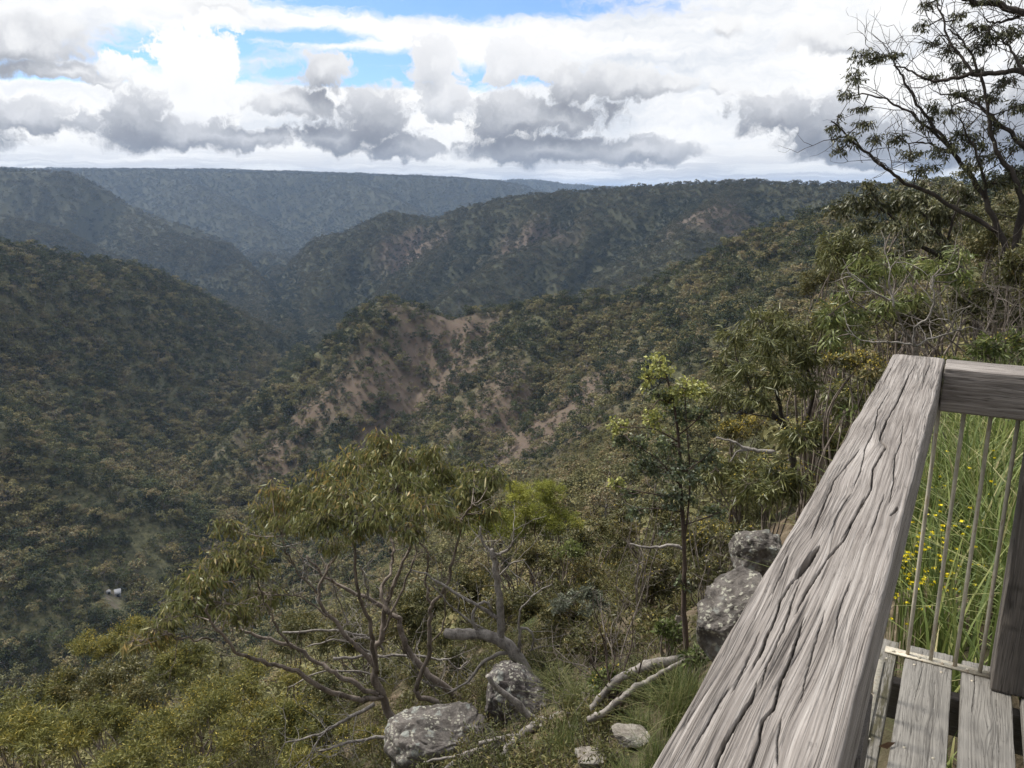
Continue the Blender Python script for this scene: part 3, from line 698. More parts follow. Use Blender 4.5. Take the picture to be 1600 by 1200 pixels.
# ================================================================ LOOKOUT RAILING AND DECK
# local frame of the platform: u along the long handrail, v to its left, z up
def uvz(u, v, z):
    return np.stack(np.broadcast_arrays(u*BU[0]+v*BV[0], u*BU[1]+v*BV[1], z), -1)
def on_level(px, py, z):
    p = at_z(px, py, z); return float(p[0]*BU[0]+p[1]*BU[1]), float(p[0]*BV[0]+p[1]*BV[1])
def timber_mat(name, ramp_, dirt=(.05, .045, .04), dirt_amt=.35, moss=0.0, hair_amt=.72):
    m, nt, b = new_mat(name); N = NT(nt)
    g = N.attr('grain', 'Vector'); cr = N.attr('crack')
    n1 = N.noise(N.vmath('MULTIPLY', g, (2.4, 190, 130)), 1.0, 5, .6)
    n2 = N.noise(N.vmath('MULTIPLY', g, (7, 700, 520)), 1.0, 4, .65)
    n3 = N.noise(N.vmath('MULTIPLY', g, (4, 14, 14)), 1.0, 4, .55)
    f = N.math('ADD', N.math('ADD', N.math('MULTIPLY', n1, .40), N.math('MULTIPLY', n2, .40)), N.math('MULTIPLY', n3, .20))
    col = N.ramp(f, ramp_)
    spots = N.smooth(.60, .72, N.noise(N.vmath('MULTIPLY', g, (30, 120, 120)), 1.0, 4, .7))
    col = N.mix(N.math('MULTIPLY', spots, dirt_amt), col, dirt)
    def hair(sx, sy, w, lo, hi, k):
        n = N.noise(N.vmath('MULTIPLY', g, (sx, sy, sy*.8)), 1.0, 2, .5)
        l = N.maprange(N.math('ABSOLUTE', N.math('SUBTRACT', n, .5)), 0, w, 1, 0)
        return N.math('MULTIPLY', l, N.smooth(lo, hi, N.noise(N.vmath('MULTIPLY', g, (2.2, 22+k, 20)), 1.0, 3, .6)))
    hl = N.math('MAXIMUM', hair(1.5, 62, .020, .46, .58, 0), hair(3.2, 150, .030, .44, .56, 9))
    col = N.mix(N.math('MULTIPLY', hl, hair_amt), col, (.03, .026, .023))
    col = N.mix(N.math('MULTIPLY', cr, .9), col, (.026, .022, .020))
    if moss:
        mk = N.smooth(.52-.1*moss, .62, N.noise(N.vmath('MULTIPLY', g, (6, 30, 30)), 1.0, 6, .7))
        col = N.mix(N.math('MULTIPLY', mk, moss), col, N.mix(N.noise(g, 40, 3), (.03, .028, .02), (.085, .075, .03)))
    N.link(col, b.inputs['Base Color']); b.inputs['Roughness'].default_value = .78; b.inputs['Specular IOR Level'].default_value = .25
    N.bump(N.math('SUBTRACT', N.math('ADD', n1, N.math('MULTIPLY', n2, 1.2)), N.math('MULTIPLY', hl, .8)), b, .8, .0022)
    return m
M_RAIL = timber_mat('silvered_hardwood', [(0.36, (0.0954, 0.0816, 0.0718)), (0.44, (0.1734, 0.1522, 0.1347)), (0.50, (0.2456, 0.2199, 0.1976)), (0.56, (0.3167, 0.2875, 0.2616)), (0.64, (0.4093, 0.3780, 0.3461))], dirt_amt=.4, hair_amt=.52)
M_BOARD = timber_mat('grey_deck_board', [(0.30, (0.0988, 0.0912, 0.0800)), (0.44, (0.1767, 0.1662, 0.1479)), (0.55, (0.2422, 0.2289, 0.2046)), (0.70, (0.3211, 0.3040, 0.2753))], dirt_amt=.5, hair_amt=.45)
M_MOSSY = timber_mat('mossy_deck_board', [(0.30, (0.086, 0.079, 0.066)), (0.46, (0.185, 0.172, 0.149)), (0.58, (0.251, 0.238, 0.211)), (0.72, (0.317, 0.304, 0.277))], dirt_amt=.6, moss=.9)
M_POST = timber_mat('dark_post_timber', [(0.30, (0.088, 0.073, 0.060)), (0.45, (0.107, 0.094, 0.081)), (0.56, (0.152, 0.135, 0.119)), (0.72, (0.259, 0.230, 0.209))], dirt_amt=.5)

def pdist(S, Wv, line):
    """distance from (S,W) grid points to a polyline, and 0..1 position along it"""
    bd = np.full(S.shape, 9.0); bt = np.zeros(S.shape); n = len(line)-1
    for i in range(n):
        a, b = line[i], line[i+1]; dx, dy = b[0]-a[0], b[1]-a[1]; L2 = dx*dx+dy*dy+1e-12
        lo, hi = min(a[0], b[0])-.02, max(a[0], b[0])+.02
        t = np.clip(((S-a[0])*dx+(Wv-a[1])*dy)/L2, 0, 1)
        d = np.hypot((S-a[0]-t*dx)*.35, Wv-a[1]-t*dy)
        m = d < bd; bd = np.where(m, d, bd); bt = np.where(m, (i+t)/n, bt)
    return bd, bt
def timber(name, mat, parent, P0, ax, bx, cx, L, W, T, seed, ds=.004, dw=.0016, rad=.006, cracks=(), knots=(), amp=1.0, crackiness=1.0, wav=.010, s_fine=None, wear=.0):
    """a sawn, weathered timber: P0 corner, long axis ax, width axis bx, up axis cx"""
    S = np.arange(0, L+ds*.5, ds) if s_fine is None else s_fine
    # section loop: left side up, top left to right, right side down, underside
    def seg(a, b, step):
        n = max(2, int(np.linalg.norm(np.subtract(b, a))/step)); t = np.linspace(0, 1, n, endpoint=False)[:, None]
        return np.array(a)+(np.array(b)-np.array(a))*t
    def arc(c, a0, n=5):
        t = np.linspace(a0, a0-PI/2, n, endpoint=False)
        return np.array(c)+rad*np.stack([np.cos(t), np.sin(t)], 1)
    pts = np.vstack([seg((0, rad), (0, T-rad), dw*2), arc((rad, T-rad), PI), seg((rad, T), (W-rad, T), dw), arc((W-rad, T-rad), PI/2),
                     seg((W, T-rad), (W, rad), dw*2), arc((W-rad, rad), 0), seg((W-rad, 0), (rad, 0), dw*8), arc((rad, rad), -PI/2)])
    nx = np.roll(pts, -1, 0)-np.roll(pts, 1, 0); nrm = np.stack([-nx[:, 1], nx[:, 0]], 1); nrm /= np.linalg.norm(nrm, axis=1)[:, None]
    per = np.concatenate([[0], np.cumsum(np.linalg.norm(np.diff(pts, axis=0), axis=1))])
    k = len(pts)
    SS, _ = np.meshgrid(S, per, indexing='ij')
    B = np.broadcast_to(pts[:, 0], SS.shape); Cc = np.broadcast_to(pts[:, 1], SS.shape)
    # grain follows the growth of the tree: wavy, bent round knots
    w = B+(T-Cc)*np.where(B > W*.5, 1, -1)*(Cc < T-rad*.5)
    wv = wav*fbm(SS*1.5, w*5, seed*3.1, 2)+wav*.45*perlin(SS*6, w*14, seed*1.7)
    wg = w+wv
    for (ks, kw, ls, lw, a) in knots:
        e = np.exp(-((SS-ks)/ls)**2-((w-kw)/lw)**2); wg = wg-a*(w-kw)*e
    tap = 1.0
    f1 = perlin(SS*2.4, wg*230, seed+.5); f2 = perlin(SS*7, wg*480, seed+4.5); f3 = fbm(SS*1.2, wg*30, seed+9.1, 3)
    pat = sstep(-.05, .4, fbm(SS*1.7, wg*16, seed+2.2, 3))
    c1 = np.clip(1-np.abs(perlin(SS*1.15, wg*58, seed+7.7)+.22*perlin(SS*5, wg*130, seed+1.7))/.05, 0, 1)*pat
    c2 = np.clip(1-np.abs(perlin(SS*2.4, wg*125, seed+6.1))/.075, 0, 1)*sstep(-.2, .3, fbm(SS*3.1, wg*30, seed+5.2, 2))
    h = amp*(.00050*f1+.00035*f2+.0003*f3)-crackiness*(.0030*c1**1.2+.0017*c2)
    crk = .8*crackiness*c1**1.5+.55*c2*crackiness
    top = (Cc > T-rad*1.01)
    for (line, dep, hw) in cracks:
        wob = .0012*perlin(SS*30, w*0+seed, 5.5)+.0006*perlin(SS*95, w*0, 7.5)
        d, t = pdist(SS, B+wob, line)
        tp = np.clip(np.minimum(t, 1-t)*6, 0, 1)**.6*(.75+.35*perlin(SS*18, w*0, seed+len(line)))
        q = np.clip(1-d/(hw*np.maximum(tp, .05)), 0, 1)*(tp > .06)*top
        h = h-dep*tp*np.sqrt(q)
        lip = np.exp(-(d/(hw*3.2))**2)*tp*top
        h = h-.0004*lip
        crk = np.maximum(crk, .9*sstep(.1, .6, q))
    if wear: h = h-wear*np.clip(fbm(SS*3, w*9, seed+3.3, 3), 0, 1)
    # bruised, uneven arrises
    corner = np.exp(-np.minimum(np.hypot(B, Cc-T), np.hypot(B-W, Cc-T))**2/(2*.012**2))
    h = h-corner*.004*np.clip(.3+fbm(SS*4, w*3, seed+8.3, 3), 0, 2)*min(1, T/.05)
    Bn = B+nrm[None, :, 0]*h; Cn = Cc+nrm[None, :, 1]*h
    endj = np.zeros(SS.shape); 
    jag = .004*perlin(B*60, Cc*40, seed)+.003*perlin(B*210, Cc*90, seed+3)
    endj[0] = jag[0]; endj[-1] = jag[-1]
    P = np.array(P0)+(SS+endj)[..., None]*np.array(ax)+Bn[..., None]*np.array(bx)+Cn[..., None]*np.array(cx)
    n = len(S); V = P.reshape(-1, 3)
    i = np.arange(n-1)[:, None]*k; j = np.arange(k)[None]; j2 = (j+1) % k
    F = np.stack([i+j, i+k+j, i+k+j2, i+j2], -1).reshape(-1, 4)
    c0 = V[:k].mean(0); c1_ = V[-k:].mean(0); V = np.vstack([V, c0, c1_]); b0 = n*k
    J = np.arange(k)
    F3 = np.vstack([np.stack([J, (J+1) % k, np.full(k, b0)], 1), np.stack([(n-1)*k+(J+1) % k, (n-1)*k+J, np.full(k, b0+1)], 1)])
    G = np.stack([SS, wg, Cc*.8+seed], -1).reshape(-1, 3); G = np.vstack([G, [0, 0, seed], [L, 0, seed]])
    crk = np.concatenate([np.clip(crk, 0, 1).ravel(), [0, 0]])
    return mesh_obj(name, V, [F, F3], mat, parent, True, {'grain': G, 'crack': crk})

AX = np.array([BU[0], BU[1], 0]); BVV = np.array([BV[0], BV[1], 0]); UPV = np.array([0, 0, 1.])
ZT, ZB, ZD = -.540, -.681, -1.597
def crack(px, dep, hw, u0, vL):
    out = []
    for x, y in px:
        u, v = on_level(x, y, ZT); out.append((u-u0, vL-.0066*(u-u0)-v))
    return (out, dep*1.35, hw*.8)
def railing():
    t = thing('railing', 'weathered grey timber railing with thin steel rods round the lookout deck', 'railing')
    u0, vL, SK = -.75, .2255, .0066   # the long rail stands a little askew to the boards
    W = .160
    ck = lambda px, dep, hw: crack(px, dep, hw, u0, vL)
    cracks = [ck([(1171,1215),(1173,1194),(1186,1156),(1191,1127),(1208,1107),(1218,1069),(1226,1052),(1237,1025),(1248,990),(1256,962)], .011, .0030),
      ck([(1112,1215),(1118,1197),(1130,1165),(1138,1147),(1156,1121),(1173,1095),(1184,1060)], .011, .0034),
      ck([(1170,1056),(1188,1022),(1200,990),(1211,967),(1220,937),(1232,917),(1248,897)], .009, .0028),
      ck([(1188,1076),(1200,1037),(1211,1013),(1226,978),(1240,932),(1252,905)], .006, .0020),
      ck([(1243,905),(1250,893),(1260,880),(1270,866),(1281,852)], .020, .0075),
      ck([(1312,846),(1338,803),(1362,762),(1364,733),(1373,716),(1385,698),(1374,687),(1385,657),(1402,628),(1420,587),(1434,562)], .011, .0036),
      ck([(1265,846),(1286,792),(1303,751),(1327,722),(1345,700)], .007, .0026),
      ck([(1352,772),(1332,815),(1318,844),(1292,873),(1272,905),(1257,930),(1240,965)], .008, .0028),
      ck([(1330,770),(1345,735),(1352,700),(1366,672),(1372,640),(1392,605)], .006, .0024),
      ck([(1296,835),(1310,800),(1330,770)], .005, .002), ck([(1388,790),(1396,755),(1398,715),(1408,690),(1412,655)], .005, .0022),
      ck([(1404,790),(1398,799),(1390,806)], .008, .003), ck([(1355,850),(1372,800),(1382,770)], .004, .0018),
      ck([(1300,1010),(1312,950),(1330,905)], .004, .0018), ck([(1250,1100),(1262,1050),(1275,1000),(1290,950)], .004, .0018),
      ck([(1070,1190),(1105,1130),(1140,1070)], .004, .0018), ck([(1140,1085),(1165,1040),(1188,985)], .004, .0016), ck([(1205,930),(1222,895),(1232,865)], .004, .0016),
      ck([(1215,1195),(1214,1160),(1222,1120)], .004, .0018), ck([(1380,600),(1392,575),(1400,560)], .005, .002), ck([(1440,610),(1446,585),(1455,566)], .004, .002)]
    def kn(px, py, ls, lw, a):
        u, v = on_level(px, py, ZT); return (u-u0, vL-SK*(u-u0)-v, ls, lw, a)
    knots = [kn(1262,878,.14,.03,.5), kn(1330,752,.14,.028,.5), kn(1252,1150,.08,.022,.45), kn(1400,800,.07,.02,.5), kn(1385,690,.10,.025,-.45), kn(1350,700,.10,.025,.4)]
    s = np.concatenate([np.arange(0, 1.30, .03), np.arange(1.30, 3.752, .0036)])
    timber('handrail', M_RAIL, t, uvz(u0, vL, ZB), AX-SK*BVV, -BVV, UPV, 3.75, W, ZT-ZB, 1.3, .0042, .00075, .007, cracks, knots, 1.1, .8, .005, s_fine=s)
    # cross rail at the corner, running off to the right
    s2 = np.concatenate([np.arange(0, .75, .003), np.arange(.75, 2.6, .03)])
    timber('handrail', M_RAIL, t, uvz(3.0, .036, ZB), -BVV, -AX, UPV, 2.6, .172, ZT-ZB, 5.7, .003, .0018, .006,
           [([(0, .03), (.2, .035), (.5, .028)], .005, .002), ([(.03, .11), (.25, .118), (.6, .11)], .004, .002)], (), 1.0, .9, .008, s_fine=s2)
    # post under the cross rail
    timber('post', M_POST, t, uvz(2.812, -.213, ZD+.004), UPV, -BVV, AX, ZB-ZD-.006, .15, .15, 9.1, .006, .003, .005, (), (), 1.0, .9, .006)
    timber('post', M_POST, t, uvz(.95, .195, ZD-.9), UPV, -BVV, AX, ZB-ZD+.898, .145, .15, 10.1, .02, .008, .005, (), (), 1.0, .9, .006)
    mm, nt, b = new_mat('dull_steel'); N = NT(nt)
    pos = N('ShaderNodeNewGeometry').outputs['Position']
    N.link(N.ramp(N.noise(N.vmath('MULTIPLY', pos, (60, 60, 12)), 1.0, 4, .7), [(.38, (.34, .31, .24)), (.55, (.50, .46, .37)), (.64, (.33, .25, .17)), (.72, (.56, .53, .45))]), b.inputs['Base Color'])
    b.inputs['Metallic'].default_value = .1; b.inputs['Roughness'].default_value = .5
    for v in (.040, -.033, -.108, -.183):
        g = Geo(); g.tube([uvz(2.905, v, z) for z in np.linspace(ZD+.004, ZB+.03, 6)], .0066, 10); g.build('baluster', mm, t, True)
    for u in np.arange(2.60, .9, -.11):
        g = Geo(); g.tube([uvz(u, .128, z) for z in (ZD+.004, (ZD+ZB)/2, ZB+.03)], .0066, 8); g.build('baluster', mm, t, True)
    def bar(u0_, u1_, v0_, v1_, z0, z1, name, mat):
        V = [uvz(u, v, z) for z in (z0, z1) for v in (v0_, v1_) for u in (u0_, u1_)]
        F = [(0, 2, 3, 1), (4, 5, 7, 6), (0, 1, 5, 4), (2, 6, 7, 3), (0, 4, 6, 2), (1, 3, 7, 5)]
        return mesh_obj(name, V, np.array(F), mat, t)
    b1 = bar(2.886, 2.926, -.212, .112, ZD+.0015, ZD+.0065, 'base_bar', mm)
    b2 = bar(.6, 2.82, .108, .150, ZD+.0015, ZD+.0065, 'base_bar', mm)
    for v in (.085, .003, -.070, -.146):
        g = Geo(); g.tube([uvz(2.898, v, z) for z in (ZD+.0065, ZD+.0105)], [.0065, .005], 8); g.build('bolt', mm, b1, True)
    return t
def deck():
    t = thing('deck', 'grey plank floor of the lookout, boards running under the handrail', 'deck')
    for (va, vb, ue, mat, sd) in ((.205, .072, 2.985, M_MOSSY, 21.3), (.047, -.1025, 2.985, M_BOARD, 22.1), (-.129, -.275, 2.975, M_BOARD, 23.9), (-.300, -.445, 2.98, M_BOARD, 24.4), (-.47, -.615, 2.97, M_BOARD, 25.4)):
        nails = []
        s = np.concatenate([np.arange(0, 2.3, .03), np.arange(2.3, 2.3+ue-1.3, .004)]); s = s[s <= ue+1]
        o = timber('deck_board', mat, t, uvz(-1.0, va, ZD-.038), AX, -BVV, UPV, ue+1, va-vb, .038, sd, .004, .0016, .004,
           [([(ue+1-.35, .05+.02*math.sin(sd)), (ue+1-.15, .06+.02*math.sin(sd)), (ue+1-.01, .055+.02*math.sin(sd))], .006, .0018), ([(ue+.25, .10), (ue+.6, .104), (ue+.8, .10)], .003, .0014)], ((ue+.62, .07, .09, .03, .7),), .9, .6, .006, s_fine=s)
        for (uu, f) in ((ue-.13, .22), (ue-.135, .78), (ue-.62, .25), (ue-.63, .76)):
            v = va+(vb-va)*f; g = Geo(); g.tube([uvz(uu, v, z) for z in (ZD-.01, ZD+.0012)], [.005, .0048], 8)
            g.build('bolt', bpy.data.materials['dull_steel'], o)
    for u in (2.82, 2.2, 1.5, .6):
        timber('joist', M_POST, t, uvz(u, .20, ZD-.178), -BVV, -AX, UPV, 1.6, .05, .137, 31+u, .03, .012, .004, (), (), .6, .5, .004)
    g = None
    return t
railing(); deck()
# ================================================================ FOREGROUND TREES, SHRUBS, ROCKS
def nrm(a): return a/(np.linalg.norm(a, axis=-1, keepdims=True)+1e-9)
class Leaves:
    def __init__(s): s.V = []; s.F = []; s.T = []; s.n = 0
    def add(s, P, D, L, W, rng, tint, fold=.18, curve=0.0):
        n = len(P)
        if not n: return
        L = np.broadcast_to(L, (n,))[:, None]; W = np.broadcast_to(W, (n,))[:, None]
        r = rng.normal(size=(n, 3)); S = nrm(np.cross(D, r)); Nn = np.cross(S, D)
        if curve:   # sickle blade of three segments
            a = P; b = P+D*L*.33+Nn*L*curve*.18; c = P+D*L*.68+Nn*L*curve*.2; t = P+D*L*.97-Nn*L*curve*.06
            V = np.stack([a, b+S*W*.5, c+S*W*.42, t, c-S*W*.42, b-S*W*.5], 1).reshape(-1, 3)
            i = np.arange(n)[:, None]*6+s.n
            F = np.vstack([i+np.array([0, 1, 5, 0])[None], i+np.array([1, 2, 4, 5])[None], i+np.array([2, 3, 4, 2])[None]])
            s.F3 = getattr(s, 'F3', [])
            s.F.append(i+np.array([1, 2, 4, 5])[None]); s.F3.append(np.vstack([i+np.array([0, 1, 5])[None], i+np.array([2, 3, 4])[None]])); k = 6
        else:
            m = P+D*L*.45+Nn*W*fold
            V = np.stack([P, m+S*W*.5, P+D*L, m-S*W*.5], 1).reshape(-1, 3)
            s.F.append(np.arange(n*4).reshape(-1, 4)+s.n); k = 4
        s.V.append(V); s.T.append(np.repeat(np.broadcast_to(tint, (n,)), k)); s.n += n*k
    def build(s, name, mat, parent):
        V = np.vstack(s.V)-np.array(parent.location); F = [np.vstack(s.F)]
        if getattr(s, 'F3', None): F.append(np.vstack(s.F3))
        return mesh_obj(name, V, F, mat, parent, False, {'tint': np.clip(np.concatenate(s.T), 0, 1)})

# --- leaf and bark materials
DK = (.022, .030, .012)
ML = {
 'gum': leaf_mat('gum_leaf', [(0.05, (0.0513, 0.0612, 0.0233)), (0.30, (0.1133, 0.1290, 0.0434)), (0.55, (0.1921, 0.2003, 0.0700)), (0.78, (0.2927, 0.2632, 0.1034)), (0.93, (0.4299, 0.2802, 0.0918))], .55, .46, .42, .25, False),
 'wattle': leaf_mat('wattle_leaf', [(0.05, (0.0497, 0.0552, 0.0188)), (0.35, (0.1207, 0.1270, 0.0377)), (0.60, (0.1917, 0.1891, 0.0522)), (0.80, (0.2840, 0.2553, 0.0653)), (0.97, (0.4402, 0.3450, 0.0653))], .5, .55, .3, .22, False),
 'olive': leaf_mat('olive_leaf', [(0.05, (0.0341, 0.0386, 0.0159)), (0.35, (0.0824, 0.0856, 0.0319)), (0.60, (0.1349, 0.1311, 0.0493)), (0.80, (0.1988, 0.1725, 0.0609)), (0.97, (0.2840, 0.2070, 0.0653))], .55, .5, .35, .2, False),
 'acacia': leaf_mat('acacia_leaf', [(0.05, (0.0398, 0.0469, 0.0174)), (0.35, (0.0966, 0.1076, 0.0348)), (0.60, (0.1633, 0.1684, 0.0551)), (0.80, (0.2414, 0.2277, 0.0798)), (0.97, (0.3124, 0.2622, 0.0870))], .55, .45, .4, .2, False),
 'round': leaf_mat('round_leaf', [(.05, (.040, .052, .030)), (.35, (.082, .104, .058)), (.55, (.130, .158, .080)), (.74, (.25, .27, .080)), (.95, (.46, .45, .12))], .35, .42, .45, .25, False),
 'sickle': leaf_mat('sickle_leaf', [(0.05, (0.0568, 0.0759, 0.0261)), (0.35, (0.1207, 0.1490, 0.0464)), (0.60, (0.1988, 0.2277, 0.0725)), (0.80, (0.3053, 0.3105, 0.1087)), (0.97, (0.4260, 0.3726, 0.1087))], .5, .42, .4, .28, False),
 'lime': leaf_mat('lime_leaf', [(0.05, (0.0781, 0.0938, 0.0203)), (0.35, (0.1775, 0.2001, 0.0406)), (0.60, (0.2840, 0.2967, 0.0580)), (0.85, (0.4260, 0.4140, 0.0870))], .45, .55, .3, .28, False),
 'green': leaf_mat('green_leaf', [(.05, (.045, .062, .018)), (.35, (.10, .128, .038)), (.6, (.155, .185, .055)), (.85, (.25, .27, .09))], .45, .5, .35, .28, False),
 'dark': leaf_mat('dark_leaf', [(0.05, (0.0264, 0.0314, 0.0157)), (0.35, (0.0660, 0.0726, 0.0313)), (0.60, (0.1144, 0.1176, 0.0509)), (0.85, (0.1938, 0.1764, 0.0822))], .55, .42, .4, .12, False),
 'grey': leaf_mat('grey_leaf', [(0.05, (0.0568, 0.0690, 0.0464)), (0.40, (0.1420, 0.1587, 0.1087)), (0.70, (0.2272, 0.2415, 0.1740)), (0.95, (0.3408, 0.3450, 0.2610))], .5, .55, .3, .2, False),
}
M_FLOWER = leaf_mat('wattle_blossom', [(.1, (.26, .20, .035)), (.5, (.40, .31, .06)), (.9, (.52, .42, .11))], .8, .7, .1, .2, False)
M_BARK = bark_mat('gum_bark', (.075, .060, .048), (.27, .225, .19), 9, .25)
M_BARKD = bark_mat('dark_bark', (.022, .018, .016), (.075, .062, .052), 9, .25)
M_BARKR = bark_mat('red_brown_bark', (.032, .023, .019), (.105, .078, .063), 14, .2)
M_DEAD = bark_mat('bleached_wood', (.09, .078, .068), (.34, .31, .28), 14, .5)
M_TWIG = bark_mat('grey_twig', (.07, .058, .048), (.21, .18, .155), 12, 1)

KIND = {  # leaf length, width, droop, curve, twig radius
 'gum': (.135, .032, 1.15, 0, .004), 'wattle': (.085, .016, .15, 0, .003), 'olive': (.075, .02, .2, 0, .003), 'acacia': (.13, .017, .65, 0, .003),
 'round': (.062, .046, .3, 0, .0025), 'sickle': (.15, .020, .7, 1.0, .003), 'lime': (.075, .012, -.2, 0, .003), 'green': (.07, .026, .1, 0, .003),
 'dark': (.095, .026, .85, 0, .004), 'grey': (.05, .018, .1, 0, .003)}
def mpp(r, py):   # metres per photograph pixel at horizontal distance r
    d = ray(800, py); return r/math.hypot(d[0], d[1])/FPX*np.linalg.norm(d)
def grow(g, lv, clumps, anchors, kind, rng, cov=2.0, cap=9000, tint=(.25, .5), tw=16, scale=1.0, young=.0, twigs=True):
    """clumps: (centre, (rx,ry,rz), tint shift).  Twigs run from the nearest limb into each clump and carry the leaves."""
    L, W, droop, curve, tr = KIND[kind]; L *= scale; W *= scale
    area = np.array([PI*c[1][0]*c[1][2] for c in clumps]); need = cov*area/(L*W*.5)
    f = max(1.0, need.sum()/cap); need = need/f; L *= f**.5; W *= f**.5
    A = np.vstack(anchors)
    for (C, R, dt), n in zip(clumps, need):
        C = np.array(C, float); R = np.array(R, float); n = int(n)
        k = np.argmin(np.linalg.norm((A-C)*np.array([1, 1, 1.2])+np.array([0, 0, .25*R[2]]), axis=1)); a = A[k]
        if np.linalg.norm(a-C) > .05 and twigs:
            mid = a*.45+C*.55+rng.normal(size=3)*.12*np.linalg.norm(C-a)
            mp = curve_pts([a, mid, C], 4); ln = np.linalg.norm(C-a)
            g.tube(mp, np.linspace(max(tr*2.2, .006*min(ln, 3)), tr*1.2, len(mp)), 5, False)
        else: mp = np.array([a, C])
        nt_ = max(5, int(tw*rng.uniform(.8, 1.2)))
        d = nrm(rng.normal(size=(nt_, 3))); E = C+d*R*(rng.uniform(.55, 1.05, nt_))[:, None]
        S0 = mp[-1-np.minimum(rng.integers(0, 3, nt_), len(mp)-1)]*.6+C*.4
        Mi = S0*.5+E*.5+rng.normal(size=(nt_, 3))*R*.14
        if twigs:
            for q in range(nt_): g.tube(np.array([S0[q], Mi[q], E[q]]), [tr, tr*.8, tr*.4], 3, False)
        who = rng.integers(0, nt_, n); t = rng.uniform(.25, 1.06, n)[:, None]
        P = (1-t)**2*S0[who]+2*t*(1-t)*(Mi[who]*2-S0[who]*.5-E[who]*.5)+t*t*E[who]+rng.normal(size=(n, 3))*R*.10
        D = nrm(nrm(P-C)*.45+rng.normal(size=(n, 3))*.5+np.array([0, 0, -droop*1.1]))
        hh = np.clip((P[:, 2]-C[2])/R[2], -1, 1)
        T = rng.uniform(tint[0], tint[1])+dt+rng.normal(size=n)*.10+young*np.clip(hh, 0, 1)**2
        lv.add(P, D, L*rng.lognormal(-.12, .28, n), W*rng.uniform(.6, 1.25, n), rng, T, curve=curve)
    return L
def flowers_on(clumps, rng, n, size, parent, top=.1, sprays=9):
    lv = Leaves(); w = np.array([c[1][0]*c[1][2] for c in clumps]); w = w/w.sum()
    for (C, R, dt), q in zip(clumps, w):
        m = int(n*q)
        if m < 3: continue
        ds = nrm(rng.normal(size=(sprays, 3))); ds[:, 2] = np.abs(ds[:, 2])*1.0+top; ds = nrm(ds)
        who = rng.integers(0, sprays, m)
        P = np.array(C)+(ds[who]+rng.normal(size=(m, 3))*.22)*np.array(R)*rng.uniform(.75, 1.05, m)[:, None]
        D = nrm(rng.normal(size=(m, 3))+np.array([0, 0, .6]))
        lv.add(P, D, size*.75*rng.uniform(.5, 1.3, m), size*.5, rng, rng.uniform(.1, .9, m))
    if lv.n: return lv.build('blossom', M_FLOWER, parent)
def L3(pts): return curve_pts([at(*p) for p in pts], 6)
def limb(g, pts, r0, r1, k=8, rough=.18, jit=.0, rng=None):
    P = L3(pts)
    if jit: 
        q = np.arange(len(P)); P = P+jit*np.stack([perlin(q*.45, 3.3+pts[0][0]), perlin(q*.45, 9.3+pts[0][1]), perlin(q*.45, 5.3+pts[0][0])], 1)
    g.tube(P, np.linspace(r0, r1, len(P))*(1+.0*P[:, 0]), k, True, rough)
    return P
def sub_twigs(g, P, rng, n, ln, r, gen=2, up=.2):
    """bare side twigs forking off a limb"""
    for _ in range(n):
        i = rng.integers(max(1, len(P)//5), len(P)); T = nrm(P[min(i, len(P)-1)]-P[i-1])
        d = nrm(T*.7+rng.normal(size=3)*.75+np.array([0, 0, up])); l = ln*rng.uniform(.4, 1.2)
        p = P[i]; pts = [p]
        for s in range(4):
            d = nrm(d+rng.normal(size=3)*.28+np.array([0, 0, up*.25])); p = p+d*l/4; pts.append(p)
        pts = np.array(pts); g.tube(pts, np.linspace(r, r*.35, 5), 4, False)
        if gen > 1: sub_twigs(g, pts, rng, max(1, n//3), ln*.5, r*.6, gen-1, up)
def bush(name, label, cat, px, py, r, w, h, kind, seed, group=None, k=9, cov=2.0, cap=7000, flower=0, tint=(.2, .6), bark=None, base=None, scale=1.0, fsize=.035, young=0.12, tw=14, fill=.8):
    """a shrub whose crown is seen w x h pixels wide and high, centred on a pixel, r metres off"""
    rng = np.random.default_rng(seed); m = mpp(r, py); C = at(px, py, r)
    rx, rz = w*m*.5, h*m*.5; ry = rx*.8
    bx, by = (C[0]+rng.normal()*.15*rx, C[1]+rng.normal()*.1*rx) if base is None else (at(*base)[0], at(*base)[1])
    bz = float(terr_z(bx, by))
    t = thing(name, label, cat, (bx, by, bz), group)
    g = Geo(); lv = Leaves(); clumps = []; anchors = []
    bp = np.array([bx, by, bz-.15])
    hgt = max(C[2]-bz, .3)
    fk = np.array([bx, by, bz])*.75+C*.25
    for i in range(k):
        d = nrm(rng.normal(size=3)); d[2] = abs(d[2])*1.0-.45
        c = C+d*np.array([rx, ry, rz])*rng.uniform(.45, .82)
        s = rng.uniform(.30, .46)
        clumps.append((c, (rx*s, ry*s, max(rz*s*1.05, rx*s*.45)), rng.normal()*.16))
        s0 = fk+rng.normal(size=3)*.05*hgt
        P = curve_pts([bp, s0, (s0+c)*.5+rng.normal(size=3)*.10*np.linalg.norm(c-s0), c], 4)
        g.tube(P, np.linspace(.010+.007*hgt, .004, len(P)), 5, False); anchors.append(P[4:])
    grow(g, lv, clumps, anchors, kind, rng, cov, cap, tint, tw, scale, young)
    g.build('stems', bark or M_BARK, t, True); lv.build('foliage', ML[kind], t)
    if flower: flowers_on(clumps, rng, flower, fsize, t)
    return t
